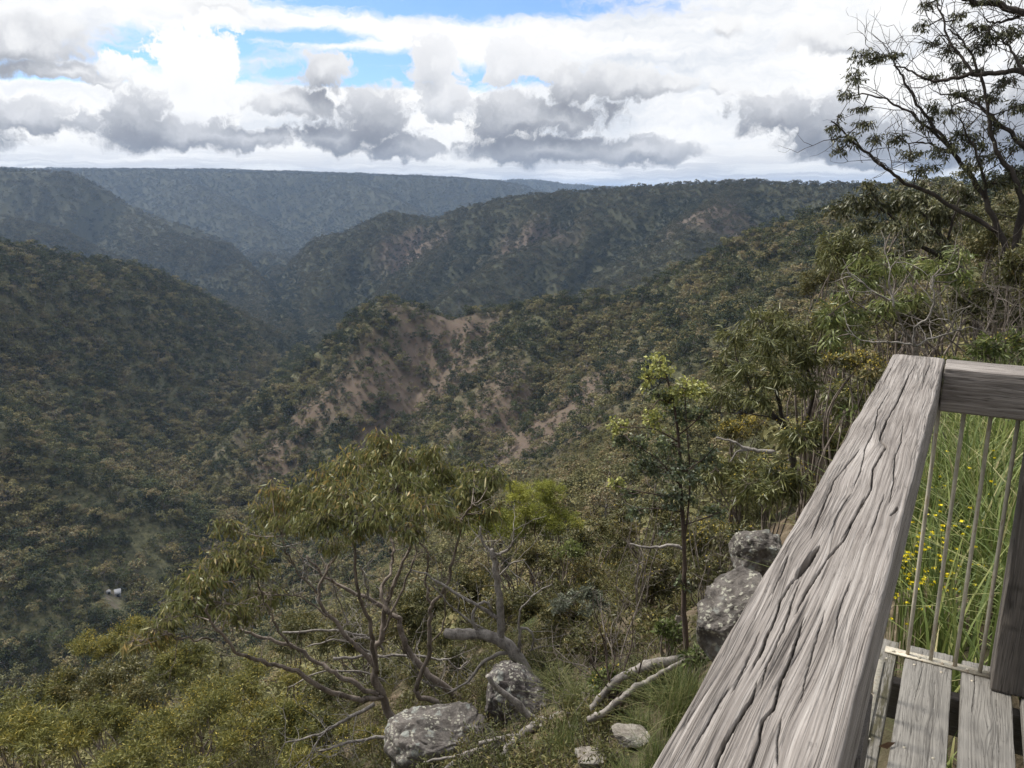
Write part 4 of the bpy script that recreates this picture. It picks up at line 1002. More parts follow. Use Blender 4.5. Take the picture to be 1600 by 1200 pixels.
def bare_shrub(name, label, cat, base, tip, seed, spread, n=9, r0=.016, group=None, mat=None, gen=3, dens=8):
    rng = np.random.default_rng(seed)
    b = at(*base); b[2] = float(terr_z(b[0], b[1])); T = at(*tip); hgt = np.linalg.norm(T-b)
    t = thing(name, label, cat, b, group); g = Geo()
    for i in range(n):
        e = b+(T-b)*rng.uniform(.55, 1.05)+np.array([rng.normal(), rng.normal(), rng.normal()*.3])*spread
        P = curve_pts([b-np.array([0, 0, .1]), b+(e-b)*.35+rng.normal(size=3)*.06*hgt, b+(e-b)*.7+rng.normal(size=3)*.07*hgt, e], 4)
        g.tube(P, np.linspace(r0*rng.uniform(.5, 1.1), r0*.2, len(P)), 5, False)
        sub_twigs(g, P, rng, dens, hgt*.32, r0*.28, gen, .15)
    g.build('twigs', mat or M_TWIG, t, True)
    return t
def cl(px, py, r, w, h, rng, dt=0.0, deep=.8):
    m = mpp(r, py); return (at(px, py, r), (w*m, w*m*deep, h*m), dt)

# ---------------------------------------------------------------- the leaning gum in the middle
def hero_gum():
    rng = np.random.default_rng(101)
    b = at(650, 1120, 9.6); b[2] = float(terr_z(b[0], b[1]))
    t = thing('gum_tree', 'spreading gum tree with bare sinuous limbs and drooping olive leaves behind the lichened boulder', 'tree', b)
    g = Geo(); an = []
    q = 10.0
    def go(pts, r0, r1, keep=True, dr=0.0, k=9):
        n = len(pts); P = limb(g, [(x, y, q+dr*i/(n-1)) for i, (x, y) in enumerate(pts)], r0*.8, r1*.85, k, .25, .05)
        if keep: an.append(P[len(P)//3:])
        return P
    A = go([(634,1170),(628,1142),(600,1097),(586,1051),(587,1013),(600,985),(605,943),(617,905),(640,850),(655,800)], .085, .016, dr=.3)
    go([(586,1051),(580,1000),(572,962),(558,920),(553,850),(548,800)], .042, .014, dr=-.4)
    go([(598,1092),(549,1093),(511,1079),(469,1053),(427,1039),(385,1027),(357,1004),(330,975),(318,945)], .050, .014, dr=-1.0)
    go([(330,998),(311,999),(278,999),(255,985)], .016, .008, dr=-1.2)
    go([(590,1088),(530,1055),(493,1032),(451,1009),(390,990),(362,971),(340,940)], .046, .013, dr=.5)
    go([(586,1041),(549,1004),(511,962),(497,925),(511,892),(525,859),(520,820)], .040, .012, dr=.6)
    go([(455,1013),(437,985),(423,962),(413,935),(400,900)], .022, .009, dr=-.2)
    go([(740,1125),(726,1107),(693,1069),(651,1037),(630,999),(623,967),(609,957),(572,934),(530,915),(505,900),(480,870)], .078, .016, dr=.8)
    go([(609,957),(595,925),(609,897),(614,864),(609,830),(600,790)], .036, .012, dr=.9)
    go([(720,1118),(690,1100),(656,1088),(651,1070),(670,1018),(672,967),(675,943),(698,911),(712,859),(721,820),(735,790)], .052, .013, dr=-.6)
    go([(672,943),(665,911),(670,873),(656,841),(660,800)], .024, .010, dr=-.3)
    go([(672,1010),(693,976),(696,939),(690,900)], .016, .007, dr=-.2)
    go([(600,985),(619,939),(637,901),(647,869),(650,830)], .024, .010, dr=.2)
    go([(497,925),(470,900),(450,870),(440,840)], .016, .008)
    go([(511,962),(480,940),(455,930),(430,930)], .016, .008)
    # leafless bleached limbs
    d = Geo()
    for pts, r0, r1, dr in ([(520,1028),(577,1025),(647,1025),(693,1032),(717,1046),(731,1034)], .024, .010, .6), ([(440,988),(511,985),(549,990),(577,997),(600,1015)], .016, .022, .8), \
        ([(585,1100),(530,1130),(493,1149),(446,1160)], .026, .008, -.9), ([(622,1151),(553,1158),(511,1172),(490,1170)], .024, .008, -.8), ([(563,883),(570,905),(577,940)], .012, .014, .5), \
        ([(530,1130),(502,1149),(490,1175),(481,1198)], .012, .006, -1.0), ([(480,1010),(520,1000),(560,1008),(590,1030)], .010, .016, .4), ([(450,1075),(500,1050),(560,1050),(600,1065)], .009, .016, .3), \
        ([(690,1100),(672,1070),(660,1062),(640,1040)], .01, .008, .1), ([(650,1060),(690,1075),(715,1078),(740,1065)], .01, .008, .1), ([(500,870),(515,900),(530,940),(545,975)], .006, .012, .9), ([(440,830),(470,870),(480,905)], .006, .010, .9):
        P = limb(d, [(x, y, q+dr) for x, y in pts], r0, r1, 6, .2, .03); sub_twigs(d, P, rng, 9, .6, .006, 2, .12)
    for P in an: sub_twigs(g, P, rng, 8, .55, .006, 2, .3)
    g.build('trunk', M_BARK, t, True); d.build('dead_branches', M_DEAD, t, True)
    lv = Leaves(); C = []
    for (x, y, w, h, dr, dt) in [(600,702,52,24,.6,.10),(555,728,46,26,.3,.05),(640,716,46,26,.5,.05),(690,748,46,28,.2,0),(735,765,34,40,-.2,-.05),(620,760,60,32,-.3,-.02),(545,775,56,32,-.4,.03),(490,770,44,28,.2,.06),(448,778,36,28,.5,.1),
        (425,760,16,14,.5,.3),(500,812,46,24,-.5,-.02),(452,815,34,24,0,.0),(588,800,56,22,-.8,-.06),(660,792,50,26,-.8,-.06),(712,808,36,24,-.5,-.08),(640,824,36,16,-.9,-.1),(560,825,40,18,-.6,-.05),
        (385,852,44,24,.2,.06),(345,868,32,22,.0,.06),(395,885,40,20,-.2,-.04),(325,905,34,22,-.3,.02),(300,935,36,24,-.5,.0),(350,940,40,22,-.5,-.03),(412,925,40,22,.3,-.04),(262,965,30,20,-.8,.03),(240,985,24,16,-.9,.06),(380,965,30,14,-.4,-.05),
        (500,740,24,16,.4,.14),(415,800,30,22,.6,.1),(290,905,26,18,.2,.08),(770,745,26,24,-.1,.05),(765,800,24,22,-.4,0),(350,820,22,16,.3,.1),(210,1000,22,14,-.9,.08),(680,700,26,16,.3,.12),(590,680,26,14,.6,.16),(740,735,24,16,.1,.05),(520,850,26,14,.3,-.05)]:
        C.append(cl(x, y, q+dr, w*1.12, h*1.08, rng, dt+.06))
    gt = Geo()
    grow(gt, lv, C, an, 'gum', rng, 2.7, 24000, (.34, .68), 30, .80, .24)
    gt.build('twigs', M_BARK, t); lv.build('crown', ML['gum'], t)

def dead_tree():
    b = at(845, 1085, 8.6); b[2] = float(terr_z(b[0], b[1]))
    t = thing('dead_tree', 'bleached dead tree with a snapped limb and curled bare branches', 'tree', b); g = Geo(); rng = np.random.default_rng(5)
    for pts, r0, r1 in ([(850,1110),(840,1080),(820,1050),(800,1015),(780,1000),(750,990),(725,992),(695,990)], .105, .068), ([(784,1005),(782,950),(777,910),(772,875),(768,858)], .055, .030), ([(770,868),(760,855),(752,840),(750,822)], .024, .010), \
        ([(770,868),(790,862),(800,850),(803,825)], .022, .008), ([(776,965),(745,945),(700,920),(670,900),(640,890)], .028, .008), ([(812,1030),(812,985),(826,985),(834,1000),(829,1017)], .020, .012), ([(810,1010),(814,955),(835,930),(862,912)], .018, .007), \
        ([(795,1020),(760,1030),(730,1065),(705,1080)], .030, .012), ([(745,988),(738,960),(755,940),(765,948),(772,965)], .026, .012), ([(780,900),(800,880),(820,875)], .012, .006), ([(760,985),(720,960),(690,930),(680,905)], .016, .006):
        P = limb(g, [(x, y, 8.9) for x, y in pts], r0*.9, r1*.9, 9, .25, .02)
        if r0 < .06: sub_twigs(g, P, rng, 5, .5, .006, 2, .15)
    g.build('trunk', M_DEAD, t, True)

def sapling():
    rng = np.random.default_rng(77); r = 6.2
    b = at(1072, 1030, r); b[2] = float(terr_z(b[0], b[1]))
    t = thing('sapling', 'slender gum sapling with rounded leaves and lime green new growth at its tip', 'tree', b); g = Geo(); an = []
    P = limb(g, [(1073,1075,r),(1071,1000,r),(1068,940,r),(1070,880,r),(1066,800,r),(1062,720,r),(1058,660,r),(1045,600,r),(1030,560,r)], .026, .005, 8, .2, .01); an.append(P[14:])
    P2 = limb(g, [(1067,860,r),(1075,800,r),(1078,740,r),(1074,680,r),(1070,615,r)], .010, .004, 6, .1); an.append(P2[5:])
    for a, b_, c in (((1064,760),(1030,720),(985,690)), ((1060,690),(1020,670),(966,668)), ((1066,780),(1010,770),(962,760)), ((1064,740),(1095,720),(1120,695)), ((1070,820),(1100,810),(1125,800)), ((1060,680),(1085,660),(1100,640)), ((1066,800),(1030,795),(1000,795)), ((1050,630),(1030,625),(1018,640))):
        Q = limb(g, [(*a, r), (*b_, r-.1), (*c, r-.15)], .007, .003, 5); an.append(Q)
    C = [cl(x, y, r+dr, w, h, rng, dt, 1.0) for x, y, w, h, dr, dt in [(1028,570,26,22,0,.66),(1012,592,14,18,0,.58),(1070,606,38,18,0,.64),(1098,610,16,14,.1,.55),(1045,622,24,14,0,.4),(1030,618,22,14,0,.1),(1058,645,32,20,.1,-.05),(1020,655,18,20,-.1,.42),(966,664,20,14,0,.66),(972,688,16,14,0,.0),(1000,690,22,18,0,-.05),
        (1050,690,34,18,.1,-.1),(1096,650,16,16,.1,-.05),(1015,730,34,18,0,-.08),(1075,735,38,18,-.1,-.1),(1112,715,22,16,.1,-.06),(962,758,14,13,0,.35),(985,770,16,10,.1,-.05),(1055,775,36,16,0,-.1),(1000,797,24,10,-.1,-.08),(1118,800,24,11,0,-.05),(1065,908,13,11,0,.05),(1040,830,18,8,0,-.1)]]
    lv = Leaves(); grow(g, lv, C, an, 'round', rng, 2.9, 20000, (.40, .60), 22, .52, .15)
    g.build('trunk', M_BARKR, t, True); lv.build('crown', ML['round'], t)

def sky_tree():
    rng = np.random.default_rng(55); q = 11.0
    b = at(1612, 640, q); b[2] = float(terr_z(b[0], b[1]))
    t = thing('tree', 'dark open tree with thin branches spread against the clouds', 'tree', b); g = Geo(); an = []
    def go(pts, r0, r1, dr=0.0, tw=9):
        n = len(pts); P = limb(g, [(x, y, q+dr*i/(n-1)) for i, (x, y) in enumerate(pts)], r0, r1, 8, .18, .03); an.append(P[len(P)//4:]); sub_twigs(g, P, rng, tw, .75, .006, 3, .25)
    go([(1640,720),(1612,600),(1588,480),(1578,425),(1562,365),(1540,310),(1512,270),(1488,238),(1462,200),(1438,168),(1415,130),(1400,102),(1392,88)], .048, .006, 0)
    go([(1660,160),(1600,112),(1560,114),(1520,116),(1480,124),(1450,126),(1425,112),(1398,100)], .036, .008, .3)
    go([(1660,30),(1600,20),(1560,6),(1520,2),(1490,-12),(1440,-40)], .042, .02, -.3)
    go([(1600,20),(1580,30),(1560,35),(1540,30)], .02, .008, -.3)
    go([(1578,425),(1600,330),(1625,240),(1650,150),(1660,30)], .05, .035, 0)
    go([(1560,360),(1500,330),(1450,300),(1414,285),(1385,262),(1352,236),(1325,212),(1300,188)], .030, .008, -.6)
    go([(1500,255),(1478,225),(1440,190),(1405,165),(1370,150),(1335,148)], .020, .007, .2)
    go([(1630,250),(1590,220),(1560,190),(1530,165),(1500,150),(1470,148)], .030, .008, .4)
    go([(1600,330),(1585,280),(1560,240),(1548,200),(1540,150),(1520,90),(1500,60),(1480,45)], .032, .008, .2)
    go([(1520,116),(1500,85),(1482,60),(1470,20),(1460,-10)], .018, .007, .3)
    go([(1600,112),(1580,80),(1565,60),(1550,40)], .016, .007, .3)
    go([(1545,320),(1530,250),(1510,210),(1500,180)], .016, .006, -.3)
    go([(1488,238),(1450,225),(1420,222),(1390,210)], .012, .005, -.2)
    g2 = Geo(); lv = Leaves()
    C = [cl(x, y, q+dr, w, h, rng, dt) for x, y, w, h, dr, dt in [(1345,85,20,12,0,0),(1375,88,24,12,.1,0),(1400,85,14,8,0,0),(1335,120,18,14,0,0),(1322,148,16,10,0,0),(1345,170,18,8,0,0),(1305,195,16,16,-.5,0),(1325,220,22,16,-.5,0),(1312,235,14,8,-.5,0),(1352,190,22,10,-.4,0),(1370,215,16,12,-.4,0),
        (1400,215,18,12,-.2,0),(1425,240,24,12,-.3,0),(1450,190,18,14,0,0),(1462,165,14,12,0,0),(1440,265,26,12,-.3,0),(1475,235,24,16,-.2,0),(1500,210,24,14,0,0),(1520,225,22,18,0,0),(1545,245,26,14,.1,0),(1510,265,26,14,-.2,0),(1555,285,30,18,0,0),(1590,270,28,22,.2,0),(1590,225,24,18,.2,0),
        (1455,72,16,10,.3,0),(1480,80,18,12,.3,0),(1500,105,20,12,.3,0),(1530,40,22,12,.1,0),(1550,60,22,14,.2,0),(1580,50,26,16,.2,0),(1600,90,20,14,.2,0),(1525,75,18,12,.2,0),(1500,145,22,10,.3,0),(1545,150,22,14,.2,0),(1570,130,20,12,.2,0),(1590,165,24,14,.2,0),(1555,195,22,12,.2,0),(1440,40,14,8,.3,0),(1450,5,14,8,.3,0),(1500,25,16,10,.2,0),(1540,0,26,8,-.2,0),(1455,120,16,8,.3,0),(1485,175,18,10,.2,0),(1535,110,16,8,.2,0)]]
    grow(g2, lv, C, an, 'dark', rng, 1.7, 15000, (.3, .65), 16, .6, .05)
    g.build('trunk', M_BARKD, t, True); g2.build('twigs', M_BARKD, t); lv.build('crown', ML['dark'], t)

def limb_tree(name, label, cat, base, q, limbs, clumps, kind, seed, bark, cov=2.2, cap=9000, tint=(.22, .5), tw=16, scale=1.0, young=.12, flower=0, fsize=.03, pale=()):
    rng = np.random.default_rng(seed); b = at(*base); b[2] = float(terr_z(b[0], b[1]))
    t = thing(name, label, cat, b); g = Geo(); an = []
    for pts, r0, r1 in limbs:
        P = limb(g, [(*p, q) if len(p) == 2 else p for p in pts], r0, r1, 7, .18, .02); an.append(P); sub_twigs(g, P, rng, 3, .4, .005, 2, .2)
    C = [cl(x, y, q+dr, w, h, rng, dt) for x, y, w, h, dr, dt in clumps]; lv = Leaves()
    if pale:
        pg = Geo()
        for pts, r0, r1 in pale:
            P = limb(pg, [(*p, q-.3) for p in pts], r0, r1, 6, .18, .015); an.append(P); sub_twigs(pg, P, rng, 4, .35, .005, 2, .1)
        pg.build('pale_branches', M_DEAD, t, True)
    grow(g, lv, C, an, kind, rng, cov, cap, tint, tw, scale, young)
    g.build('trunk', bark, t, True); lv.build('crown', ML[kind], t)
    if flower: flowers_on(C, rng, flower, fsize, t)
    return t

# ---------------------------------------------------------------- rocks and logs
def rock_mat(name, a, bcol, c, lich=.5):
    m, nt, b = new_mat(name); N = NT(nt); pos = N('ShaderNodeTexCoord').outputs['Object']
    n = N.noise(pos, 3.0, 8, .65); n2 = N.noise(pos, 14, 6, .7)
    col = N.ramp(N.math('ADD', N.math('MULTIPLY', n, .55), N.math('MULTIPLY', n2, .45)), [(.36, a), (.5, bcol), (.64, c)])
    v = N.voro(N.vmath('ADD', pos, N.vmath('MULTIPLY', N.noise(pos, 9, 4, .6, out=1), (.16, .16, .16))), 8.5)
    sp = N.math('MULTIPLY', N.smooth(.42, .30, v), N.smooth(.44, .56, N.noise(pos, 4.5, 5, .6)))
    v2 = N.voro(N.vmath('ADD', pos, N.vmath('MULTIPLY', N.noise(pos, 20, 4, .6, out=1), (.07, .07, .07))), 24)
    sp2 = N.math('MULTIPLY', N.smooth(.42, .3, v2), N.smooth(.46, .55, N.noise(pos, 7.5, 5, .6)))
    col = N.mix(N.math('MULTIPLY', sp, lich), col, N.mix(N.noise(pos, 30, 3), (.19, .20, .18), (.33, .34, .31)))
    col = N.mix(N.math('MULTIPLY', sp2, lich), col, (.34, .33, .27))
    dk = N.smooth(.55, .66, N.noise(pos, 6, 6, .7))
    col = N.mix(N.math('MULTIPLY', dk, .6), col, (.04, .038, .036))
    N.link(col, b.inputs['Base Color']); b.inputs['Roughness'].default_value = .92
    N.bump(N.math('ADD', n, N.math('MULTIPLY', n2, .6)), b, .9, .05)
    return m
M_ROCK = rock_mat('lichened_rock', (.04, .035, .031), (.12, .107, .096), (.22, .20, .18), .95)
M_ROCKD = rock_mat('dark_rock', (.035, .030, .028), (.10, .088, .082), (.18, .165, .155), .9)
M_ROCKP = rock_mat('pale_rock', (.14, .12, .10), (.26, .235, .20), (.38, .35, .31), .3)
def boulder(label, px, py, r, w, h, seed, mat, deep=.8, tilt=0.0, cuts=9, name='boulder', group=None):
    rng = np.random.default_rng(seed); m = mpp(r, py); C = at(px, py, r); rx, rz = w*m*.5, h*m*.5
    bm = bmesh.new(); bmesh.ops.create_icosphere(bm, subdivisions=6, radius=1.0)
    V = np.array([v.co[:] for v in bm.verts]); F = np.array([[v.index for v in f.verts] for f in bm.faces]); bm.free()
    V = np.sign(V)*np.abs(V)**.62; V = V*(1+.16*fbm(V[:, 0]*1.1+seed, V[:, 1]*1.1, V[:, 2]*1.1, 3))[:, None]
    for _ in range(cuts):     # planar breaks
        n = nrm(rng.normal(size=3)); d = rng.uniform(.55, .86); s = V@n; V = V-np.outer(np.maximum(s-d, 0)*.97, n)
    dd = nrm(V)
    V = V+dd*(.05*fbm(V[:, 0]*4+seed, V[:, 1]*4, V[:, 2]*4, 6, .6)-.05*np.clip(1-np.abs(perlin(V[:, 0]*2.6+seed, V[:, 1]*2.6, V[:, 2]*1.3))/.07, 0, 1))[:, None]
    V = V*np.array([rx, rx*deep, rz]); c, s = math.cos(tilt), math.sin(tilt)
    V = np.stack([V[:, 0]*c-V[:, 2]*s, V[:, 1], V[:, 0]*s+V[:, 2]*c], 1)
    o = mesh_obj(name, V, F, mat, None, True); o.location = C
    tag(o, label, 'rock', group); return o
def log(label, pts, q, r0, r1, seed, extra=(), cat='log', name='fallen_log', mat=None):
    b = at(*(tuple(pts[0])+(q,))[:3])
    t = thing(name, label, cat, b); g = Geo(); limb(g, [(*p, q) if len(p) == 2 else p for p in pts], r0, r1, 12, .3, .01)
    for e, a, c in extra: limb(g, [(*p, q) for p in e], a, c, 10, .3, .01)
    g.build('trunk', mat or M_DEAD, t, True); return t
hero_gum(); dead_tree(); sapling(); sky_tree()
# trees with limbs of their own
limb_tree('acacia', 'rounded acacia with drooping narrow leaves left of the handrail corner', 'tree', (1245,745,10.5), 10.5,
  [([(1245,760),(1238,710),(1228,670),(1200,640),(1170,600),(1150,560)], .05, .012), ([(1238,710),(1260,660),(1270,610),(1255,560),(1240,520)], .035, .01), ([(1228,670),(1215,620),(1205,570),(1195,520)], .03, .01), ([(1228,670),(1210,655),(1180,648),(1140,640)], .016, .006)],
  [(1190,502,40,22,.2,.06),(1232,518,36,26,0,.03),(1150,528,34,26,.2,.03),(1198,545,46,26,-.4,-.02),(1255,555,34,30,-.1,-.04),(1132,570,24,26,.1,0),(1165,585,40,26,-.5,-.05),(1215,590,46,26,-.5,-.06),(1262,600,30,22,-.2,-.06),(1135,620,26,20,-.2,-.04),(1185,620,40,18,-.6,-.08),(1215,485,18,10,.1,.12)], 'acacia', 31, M_BARKD, 2.4, 9500)
limb_tree('shrub_tree', 'dark drooping shrub tree with a yellow flowering top below the tree on the skyline', 'tree', (1535,600,13), 13,
  [([(1545,640),(1530,560),(1519,468),(1500,420),(1480,380),(1455,350),(1440,330)], .06, .012), ([(1500,420),(1440,385),(1420,372),(1402,345),(1378,327),(1362,300)], .035, .01), ([(1480,380),(1490,340),(1500,310)], .02, .008), ([(1519,468),(1470,420),(1430,400)], .02, .008)],
  [(1360,288,28,10,0,.1),(1335,315,30,18,0,0),(1310,330,22,14,.2,0),(1375,318,34,20,.1,0),(1415,318,34,22,.2,-.05),(1345,352,28,14,-.2,-.02),(1450,322,34,24,.1,-.05),(1485,340,30,26,.1,-.08),(1400,355,36,16,-.2,-.06),(1440,368,34,20,-.2,-.06),(1480,392,26,20,0,-.08),(1405,395,26,14,-.3,-.04)], 'dark', 33, M_BARKD, 2.2, 9000, (.35, .7), 16, 1.0, .1, 0)
limb_tree('wattle_tree', 'bright sickle leaved wattle with pale twisting twigs behind the handrail corner', 'tree', (1432,640,8), 8.2,
  [([(1434,650),(1433,580),(1430,540)], .030, .02), ([(1430,545),(1405,500),(1394,465)], .016, .009), ([(1430,540),(1380,500),(1330,470)], .012, .006)],
  [(1318,455,22,16,.1,.05),(1350,432,26,16,.2,.05),(1385,412,28,16,.3,.05),(1430,415,28,16,.3,.02),(1470,420,26,18,.2,.0),(1505,430,22,16,.2,.0),(1300,490,18,20,0,.05),(1335,488,24,14,.1,0),(1385,470,26,14,-.1,0),(1430,460,22,12,.1,0),(1302,530,16,18,-.1,.03),(1345,522,22,12,0,0),(1500,395,18,14,.3,0),(1345,400,14,9,.3,.1)], 'sickle', 35, M_TWIG, 2.4, 8500, (.32, .65), 15, .8, .15, 0, .03,
  pale=[([(1429,540),(1429,513),(1447,498),(1460,472),(1457,447),(1459,432)], .012, .006), ([(1396,480),(1394,465),(1390,444),(1390,426),(1399,408)], .009, .004), ([(1394,470),(1369,459),(1342,438),(1324,427)], .009, .004), ([(1432,542),(1450,531),(1489,519),(1516,510)], .010, .005), ([(1430,540),(1402,535),(1369,535),(1342,529),(1322,516)], .010, .004), ([(1491,520),(1484,500),(1480,478)], .006, .004)])
def B(label, px, py, r, w, h, kind, seed, flower=0, name='shrub', cat='shrub', **k): return bush(name, label, cat, px, py, r, w, h, kind, seed, flower=flower, **k)
# yellow wattles filling the lower left
B('pale green wattle on the far left edge of the slope, lowest skyline bush', 40, 1100, 27, 150, 85, 'wattle', 1, 325, fsize=.05)
B('olive wattle, second bush from the left along the bushy skyline', 125, 1065, 27, 120, 80, 'olive', 2, 186, tint=(0.54, 0.90), fsize=.05)
B('upright yellow wattle standing above the bushy skyline against the dark valley', 165, 1005, 25, 95, 62, 'wattle', 3, 585, tint=(0.54, 0.85), fsize=.05)
B('yellow tipped wattle right under the left tip of the gum crown', 215, 995, 23, 90, 80, 'wattle', 4, 520, tint=(0.49, 0.80), fsize=.05)
B('brown green wattle in front of the two yellow tipped ones', 205, 1065, 21, 170, 90, 'olive', 5, 155, tint=(0.49, 0.90), cap=8000)
B('wattle with thin dark stems in the lower left corner', 60, 1165, 17, 170, 110, 'wattle', 6, 325, tint=(0.29, 0.65), cap=8000)
B('broad golden wattle below the low left limbs of the gum', 395, 1065, 15, 190, 90, 'wattle', 7, 976, tint=(0.44, 0.75), cap=9000)
B('golden flowered wattle under the leftmost gum leaves', 300, 1035, 18, 130, 75, 'wattle', 8, 454, tint=(0.39, 0.70))
B('wattle with bare silver twigs between the lower left corner and the golden wattles', 190, 1140, 15, 170, 100, 'wattle', 9, 585, tint=(0.34, 0.70), cap=9000)
B('large golden wattle at the bottom edge left of the gum', 330, 1140, 13, 220, 130, 'wattle', 10, 1431, tint=(0.39, 0.75), cap=11000)
B('dark green wattle at the bottom edge below the gum limbs', 470, 1140, 11.5, 150, 120, 'wattle', 12, 390, tint=(0.24, 0.55), cap=9000)
B('yellow wattle low at the bottom edge left of the boulder', 560, 1165, 10.5, 110, 90, 'wattle', 13, 454, tint=(0.34, 0.70))
B('small green wattle cut by the bottom edge', 225, 1205, 11.5, 170, 80, 'wattle', 14, 325, tint=(0.39, 0.70), cap=8000)
B('dusky wattle cut by the bottom edge near the dead boughs', 430, 1212, 9.5, 170, 80, 'wattle', 15, 195, tint=(0.24, 0.60), cap=8000)
# olive scrub behind the gum's limbs
B('dull olive shrub seen through the left limbs of the gum', 455, 985, 17, 150, 80, 'olive', 16, 124)
B('yellow green shrub seen between the gum stems', 560, 985, 15, 130, 110, 'olive', 17, 186, tint=(0.44, 0.80))
B('dark shrub behind the forked stems of the gum', 640, 960, 14, 130, 130, 'olive', 18, 124, tint=(0.24, 0.60))
B('deep green shrub behind the foot of the gum', 560, 1070, 13, 150, 90, 'olive', 19, 0, tint=(0.19, 0.50))
B('olive shrub right behind the boulders', 690, 1040, 11.5, 140, 90, 'olive', 20, 62, tint=(0.24, 0.55))
B('olive shrub behind the dead tree fork', 735, 930, 14, 130, 120, 'olive', 21, 124, tint=(0.34, 0.70))
B('olive shrub behind the dead tree trunk', 800, 950, 12.5, 120, 130, 'olive', 22, 74, tint=(0.29, 0.65))
# bright bushes right of the gum crown
B('lime green bush with upright tufts right beside the gum crown', 838, 778, 16, 125, 85, 'lime', 23, 0, tint=(.35, .7), cap=8000)
B('lime green bush a little lower, partly behind the gum crown', 795, 815, 16, 140, 90, 'lime', 24, 0, tint=(.25, .6), cap=8000)
B('yellow lime bush tapering to the right of the brightest bush', 880, 812, 15.5, 80, 55, 'lime', 25, 0, tint=(.3, .6))
B('fresh green fern like shrub below the lime bushes', 890, 862, 11, 50, 44, 'green', 26, 0, tint=(.4, .7), cap=3000)
B('olive scrub below the lime bushes and beside the dead fork', 850, 870, 13.5, 120, 90, 'olive', 27, 124, tint=(0.39, 0.75))
B('olive scrub left of the sapling stem', 940, 835, 12.5, 110, 90, 'olive', 28, 124, tint=(0.39, 0.80))
B('orange tinged scrub in front of the olive thicket', 930, 905, 11, 140, 100, 'olive', 29, 186, tint=(0.49, 0.95), cap=8000)
B('grey leaved shrub above the bare grey thicket', 905, 940, 9.6, 90, 70, 'grey', 30, 0, tint=(.2, .5), cap=5000)
B('dark scrub just behind the sapling stem', 1030, 900, 9.5, 130, 110, 'olive', 41, 124, tint=(0.29, 0.70), cap=8000)
B('olive scrub behind the sapling crown', 1010, 810, 11.5, 120, 100, 'olive', 42, 62, tint=(0.29, 0.70))
B('dark scrub right of the sapling with yellow tips', 1130, 845, 9.5, 130, 110, 'olive', 43, 310, tint=(0.24, 0.70), cap=8000)
B('dense dark thicket below the acacia', 1140, 745, 11, 140, 110, 'acacia', 44, 100, tint=(0.19, 0.50), cap=8000)
B('orange flowered wattle between the sapling and the acacia', 1168, 668, 11.5, 100, 58, 'olive', 45, 806, tint=(0.54, 0.90), fsize=.035)
B('dark narrow leaved thicket close under the left edge of the handrail', 1210, 760, 8.5, 130, 130, 'acacia', 46, 150, tint=(0.19, 0.50), cap=9000)
B('dark thicket against the far end of the handrail', 1270, 680, 9.5, 130, 110, 'acacia', 47, 150, tint=(0.21, 0.55), cap=9000)
B('yellow brown flowering shrub just above the handrail end', 1335, 565, 9.0, 110, 50, 'olive', 48, 310, tint=(0.44, 0.85))
B('dark shrub left of the handrail end', 1310, 610, 9.8, 100, 80, 'acacia', 49, 60, tint=(0.24, 0.55))
B('tiny bright green fern by the edge of the handrail', 1328, 640, 7.5, 30, 24, 'green', 50, 0, tint=(.3, .5), cap=1500, k=5)
B('olive shrub right behind the cross rail', 1410, 590, 9.5, 130, 70, 'olive', 51, 62, tint=(0.29, 0.70))
B('bright green shrub above the cross rail', 1490, 580, 9.0, 120, 60, 'green', 52, 60, tint=(.1, .45))
B('green shrub at the right edge above the cross rail', 1580, 545, 9.0, 110, 80, 'green', 53, 60, tint=(.05, .4))
B('dark leaved shrub on the right edge under the sky tree', 1580, 330, 16, 130, 70, 'olive', 54, 0, tint=(0.19, 0.55))
B('dull shrub on the right edge in front of the dark trunk', 1600, 430, 9.8, 90, 130, 'olive', 55, 0, tint=(0.29, 0.65))
B('brown olive scrub behind the sickle leaved wattle', 1400, 500, 14, 170, 110, 'olive', 56, 37, tint=(0.19, 0.60), cap=8000)
B('brown olive scrub behind the bare thicket on the right', 1545, 480, 10.6, 150, 130, 'olive', 57, 37, tint=(0.19, 0.60), cap=8000)
B('dark scrub between the acacia and the sickle leaved wattle', 1290, 550, 13, 110, 90, 'olive', 58, 124, tint=(0.19, 0.60))
B('olive shrub on the far slope left of the sickle leaved wattle', 1290, 440, 24, 100, 70, 'olive', 71, 0, tint=(0.34, 0.70), cap=6000)
B('pale olive shrub beneath the dark shrub tree', 1350, 410, 17, 130, 70, 'acacia', 72, 0, tint=(0.39, 0.75), cap=7000)
B('olive green shrub under the thin branches of the sky tree', 1470, 335, 19, 130, 80, 'acacia', 73, 0, tint=(0.39, 0.70), cap=7000)
B('broad olive shrub on the right under the sky tree crown', 1550, 385, 15, 140, 90, 'olive', 74, 0, tint=(0.34, 0.75), cap=7000)
B('brown olive scrub at the foot of the bare grey thicket', 935, 1010, 8.4, 120, 90, 'olive', 75, 0, tint=(0.39, 0.85), cap=8000)
B('olive scrub between the dead tree and the bare grey thicket', 880, 975, 9.6, 110, 100, 'olive', 76, 60, tint=(0.34, 0.75), cap=8000)
B('dark scrub between the sapling foot and the angular boulder', 1100, 900, 7.8, 90, 90, 'olive', 77, 40, tint=(0.24, 0.60), cap=6000)
B('low scrub covering the bank behind the sapling foot', 1000, 975, 8.0, 120, 80, 'olive', 78, 30, tint=(0.29, 0.70), cap=8000)
B('mossy dark shrub growing over the pale rock stump', 1165, 835, 7.9, 70, 50, 'olive', 79, 30, tint=(.2, .5), cap=3500)
B('green shrub at the foot of the angular boulder', 1082, 1030, 5.7, 46, 50, 'green', 80, 0, tint=(.1, .4), cap=1800, scale=.7, k=6)
